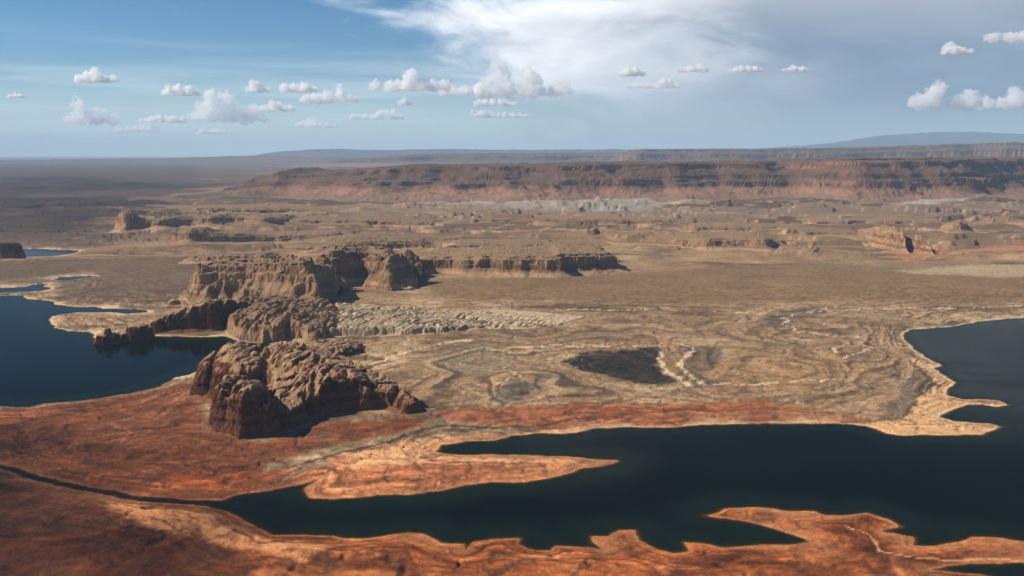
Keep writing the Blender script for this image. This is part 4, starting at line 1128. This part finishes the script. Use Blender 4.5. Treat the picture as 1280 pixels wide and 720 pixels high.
def cumulus_at(label, cx, cy, zb, W, H, seed, tower=None, deep=0.12, dense=1.0):
    r = random.Random(seed)
    Vs, Fs = [], []

    def ball(px_, py_, pz_, rad):
        tv, tf = BALL[0 if rad < 0.1 * H else 1]
        Fs.append(tf + ball.n)
        Vs.append(tv * np.array((rad * 1.3, rad * 1.28, rad * 1.15)) + np.array((px_, py_, pz_)))
        ball.n += len(tv)
    ball.n = 0
    nb = max(5, int(2.6 * W / H * (1 if deep < 0.2 else 2.5)))
    for i in range(nb):
        u = (i + 0.5) / nb - 0.5 + r.uniform(-0.3, 0.3) / nb
        env = max(0.22, (1 - (2 * u) ** 2)) ** 0.7 * r.uniform(0.55, 1.0)
        if tower is not None:
            env = 0.45 * env + 0.6 * math.exp(-((u - tower) / 0.16) ** 2) * r.uniform(0.8, 1.0)
        top = min(env, 1.0) * H
        rad = max(0.62 * W / nb, 0.16 * H if deep < 0.2 else 0.29 * H) * r.uniform(0.85, 1.1)
        rad = min(rad, 0.3 * H)
        zc = rad * 0.5
        while True:
            yy = r.uniform(-deep, deep) * W
            ball(u * W, yy, zc, rad)
            for q in range(9):
                a1, a2 = r.uniform(0, 6.28), r.uniform(-0.3, 1.4)
                rr = rad * r.uniform(0.28, 0.5)
                ball(u * W + rad * math.cos(a1) * math.cos(a2), yy + rad * math.sin(a1) * math.cos(a2), zc + rad * 0.95 * math.sin(a2), rr)
            zc += rad * 0.85
            rad *= 0.9
            if zc + rad * 0.6 > top:
                break
    me = bpy.data.meshes.new('cumulus_cloud')
    me.from_pydata(np.concatenate(Vs).tolist(), [], np.concatenate(Fs).tolist())
    tmp = bpy.data.objects.new('tmp', me)
    scene.collection.objects.link(tmp)
    md = tmp.modifiers.new('r', 'REMESH')
    md.mode = 'VOXEL'
    md.voxel_size = max(H / 20.0, W / 80.0)
    dg = bpy.context.evaluated_depsgraph_get()
    me2 = bpy.data.meshes.new_from_object(tmp.evaluated_get(dg))
    bpy.data.objects.remove(tmp)
    n_ = len(me2.vertices)
    co = np.empty(n_ * 3, f32); no = np.empty(n_ * 3, f32)
    me2.vertices.foreach_get('co', co); me2.vertices.foreach_get('normal', no)
    co = co.reshape(-1, 3); no = no.reshape(-1, 3)
    s1 = H * 0.17
    off = sum(a_ * (np.abs(per3(co[:, 0] / s1 * f_, co[:, 1] / s1 * f_, co[:, 2] / s1 * f_, seed + 3)) - 0.25) for f_, a_ in ((1, 1.0), (2.1, 0.55), (4.3, 0.3)))
    co = co + no * (off * H * 0.17)[:, None]
    flat_ = -0.03 * H + 0.13 * H * per2(co[:, 0] / (H * .4), co[:, 1] / (H * .4), seed)
    co[:, 2] = np.maximum(co[:, 2], flat_)
    me2.vertices.foreach_set('co', co.ravel())
    b2_ = bmesh.new()
    b2_.from_mesh(me2)
    b2_.verts.ensure_lookup_table()
    seen, best = set(), []
    for v0 in b2_.verts:
        if v0.index in seen:
            continue
        stack, comp = [v0], []
        seen.add(v0.index)
        while stack:
            q = stack.pop(); comp.append(q)
            for e_ in q.link_edges:
                o_ = e_.other_vert(q)
                if o_.index not in seen:
                    seen.add(o_.index); stack.append(o_)
        if len(comp) > len(best):
            best = comp
    bs_ = set(v.index for v in best)
    bmesh.ops.delete(b2_, geom=[v for v in b2_.verts if v.index not in bs_], context='VERTS')
    b2_.to_mesh(me2); b2_.free()
    me2.name = 'cumulus_cloud'
    me2.materials.clear()
    me2.materials.append(cloud_material(H, dense))
    ob = bpy.data.objects.new('cumulus_cloud', me2)
    ob.location = (cx, cy, zb)
    scene.collection.objects.link(ob)
    return tag(ob, label, 'cloud', 'cumulus clouds over the plateau')


CLOUDS = [
    ('small puffy white cloud with a thin tail, high over the left plateau', -439.4, 73.6, 44.2, 16.5, 16, -0.1),
    ('ragged heaped cloud below the small tailed puff', -448.5, 30.3, 51.9, 36.4, 30, -0.2),
    ('tiny lone cloud wisp left of every other cloud', -526.8, 57.1, 19.9, 6.1, 8, None),
    ('neat flat-based white cloud between the ragged heap and the tall double heap', -353.2, 59.7, 41.6, 14.7, 18, None),
    ('tall heaped cloud with a bright tower over its left half', -306.1, 32.9, 75.3, 50.2, 40, -0.1),
    ('small round cloud touching the right shoulder of the tall heaped cloud', -271.4, 63.2, 25.1, 13.0, 12, None),
    ("flat-based puffy cloud right of the small round one, over the mesa's left tip", -227.3, 63.2, 40.7, 13.9, 16, None),
    ('broad flat-based white cloud nearest to the long open gap in the cloud row', -192.6, 51.9, 59.7, 21.6, 26, 0.15),
    ("wide bright cloud with a peaked middle, left of the storm's white tower", -108.2, 64.9, 77.9, 24.2, 30, 0.05),
    ("low bright shoulder cloud at the foot of the storm's white tower", -49.8, 59.7, 51.1, 19.9, 22, 0.2),
    ('bright cauliflower tower rising into the edge of the storm anvil', -18.6, 59.7, 37.2, 58.9, 40, 0.1),
    ('bulging white cloud mass inside the edge of the storm anvil', 27.7, 58.9, 69.3, 45.0, 40, -0.15),
    ('tiny square puff below the wide peaked cloud', -113.4, 49.4, 15.6, 9.5, 8, None),
    ('flat streak of cloud under the cauliflower tower', -20.3, 48.5, 49.4, 10.4, 14, None),
    ('small bright oval cloud under the grey storm deck', 127.3, 79.7, 26.0, 11.3, 12, None),
    ('small puff trailing a wisp, highest of the bright clouds under the grey deck', 189.6, 84.0, 32.9, 13.0, 14, 0.2),
    ('long thin cloud under the small bright oval one', 148.5, 67.5, 58.0, 12.1, 16, 0.25),
    ('thin cloud sliver alone under the middle of the grey deck', 300.4, 84.8, 29.4, 6.9, 10, None),
    ("long flat cloud left of and below the big cloud at the picture's right rim", 456.3, 102.2, 64.1, 13.9, 20, 0.1),
    ('big rising white cloud bank leaving the picture at upper right', 527.3, 115.2, 88.3, 20.8, 26, 0.3),
    ('cream-tinted heap of cloud above the blue mountain', 534.2, 45.9, 74.5, 28.6, 28, 0.1),
    ('low faint puff right of the ragged heap', -370.1, 31.2, 56.3, 12.1, 16, None),
    ('pale hazy heap low over the horizon, under the tall heaped cloud', -396.1, 20.8, 56.3, 12.1, 10, 0.1),
    ('faint low cloud on the horizon below the broad flat-based cloud', -203.5, 26.0, 60.6, 12.1, 10, -0.2),
    ('faint heap low over the pale blue hills', -138.5, 34.6, 69.3, 13.0, 10, 0.1),
    ('low faint cloud just right of the tall heaped cloud', -251.1, 43.3, 38.1, 15.6, 10, 0.0),
    ("pale low puff over the left plateau's edge", -316.0, 19.0, 43.3, 8.7, 10, None),
    ('thin hazy cloud bar low between the blue hills and the storm', -26.0, 36.4, 86.6, 8.7, 10, None),
    ('dim grey heap left of the cream-tinted cloud', 452.4, 46.8, 73.6, 32.9, 10, 0.0),
    ('small faint cloud left of the trailing puff, under the grey deck', 246.8, 84.0, 34.6, 8.7, 10, None),
]
for i, (lb, x, bs, wd, hg, pf, tw) in enumerate(CLOUDS):
    cumulus(lb, x, bs, wd, hg, pf, 100 + i, tw)

# clouds added overhead, out of view, to cast shadows on the ground
for lb, sx, sy, zb_, wd, hg, pf, dn in (('broad cloud overhead, shading the left flats', -6700, 9000, 4600, 6400, 1500, 61, 0.16),
                                        ('wide cloud overhead, shading the distant left flats', -8800, 15500, 4900, 9000, 1700, 62, 0.16),
                                        ('thin unseen cloud added overhead to shade the near corner of the red shore', -1500, 1300, 3050, 1900, 420, 63, 0.2),
                                        ('cloud overhead, shading part of the long mesa', 5200, 12500, 3300, 1800, 600, 65, 0.6)):
    ox, oy = to_sun[0] / to_sun[2] * zb_, to_sun[1] / to_sun[2] * zb_
    cumulus_at(lb, sx + ox, sy + oy, zb_, wd, hg, pf, None, 0.4, dn)

# ---------------------------------------------------------------- desert brush and loose rocks
def scatter(name, mat, n, seed, size, ymin, ymax, zmin, zmax, cluster):
    r = np.random.RandomState(seed)
    Y = ymin * (ymax / ymin) ** r.random(n * 6)
    X = r.uniform(-0.66, 0.66, n * 6) * Y
    dens = ridge(X / 210, Y / 210, 3, seed) + 0.5 * fbm(X / 60, Y / 60, 3, seed + 1)
    G = ground(X, Y)
    ok = (G > zmin) & (G < zmax) & (dens > cluster)
    X, Y, G = X[ok][:n], Y[ok][:n], G[ok][:n]
    m_ = len(X)
    base_v = np.array([(1, 0, 0), (0.3, 0.95, 0), (-0.8, 0.6, 0), (-0.8, -0.6, 0), (0.3, -0.95, 0), (0.5, 0.1, 0.8), (-0.4, 0.3, 0.9), (-0.1, -0.5, 0.75)])
    faces = np.array([(0, 1, 5), (1, 6, 5), (1, 2, 6), (2, 3, 6), (3, 7, 6), (3, 4, 7), (4, 5, 7), (4, 0, 5), (5, 6, 7)])
    s = size * r.uniform(0.5, 1.5, m_) ** 1.3
    an = r.uniform(0, 6.28, m_)
    bv = base_v[None] * r.uniform(0.75, 1.25, (m_, 8, 3))
    vx = (bv[..., 0] * np.cos(an)[:, None] - bv[..., 1] * np.sin(an)[:, None]) * s[:, None] + X[:, None]
    vy = (bv[..., 0] * np.sin(an)[:, None] + bv[..., 1] * np.cos(an)[:, None]) * s[:, None] + Y[:, None]
    vz = bv[..., 2] * s[:, None] + G[:, None] - 0.2
    V = np.stack([vx, vy, vz], -1).reshape(-1, 3)
    Fc = (faces[None] + (np.arange(m_) * 8)[:, None, None]).reshape(-1, 3)
    me = bpy.data.meshes.new(name)
    me.vertices.add(len(V)); me.vertices.foreach_set('co', V.astype(f32).ravel())
    me.loops.add(len(Fc) * 3); me.loops.foreach_set('vertex_index', Fc.astype(np.int32).ravel())
    me.polygons.add(len(Fc)); me.polygons.foreach_set('loop_start', np.arange(0, len(Fc) * 3, 3, dtype=np.int32))
    me.update(calc_edges=True)
    me.materials.append(mat)
    ob = bpy.data.objects.new(name, me)
    scene.collection.objects.link(ob)
    return tag(ob, kind='stuff')


def plain_material(name, c1, c2):
    m = bpy.data.materials.new(name)
    m.use_nodes = True
    k = Nodes(m.node_tree)
    pos = k.n('ShaderNodeNewGeometry').outputs['Position']
    b_ = k.n('ShaderNodeBsdfPrincipled')
    k.l(k.mix(k.ss(k.noise(pos, 0.05, 4.0), 0.35, 0.65), c1, c2), b_.inputs['Base Color'])
    b_.inputs['Roughness'].default_value = 0.95
    b_.inputs['Specular IOR Level'].default_value = 0.1
    o_ = k.n('ShaderNodeOutputMaterial')
    k.l(b_.outputs[0], o_.inputs[0])
    return m


scatter('desert_brush', plain_material('brush', (0.06, 0.052, 0.03, 1), (0.10, 0.08, 0.048, 1)), 8000, 3, 1.3, 1900, 4600, 4.0, 60, 0.66)
scatter('loose_rock', plain_material('loose_rock', (0.16, 0.095, 0.055, 1), (0.26, 0.17, 0.10, 1)), 4000, 8, 1.2, 1500, 4200, 5.0, 60, 0.78)
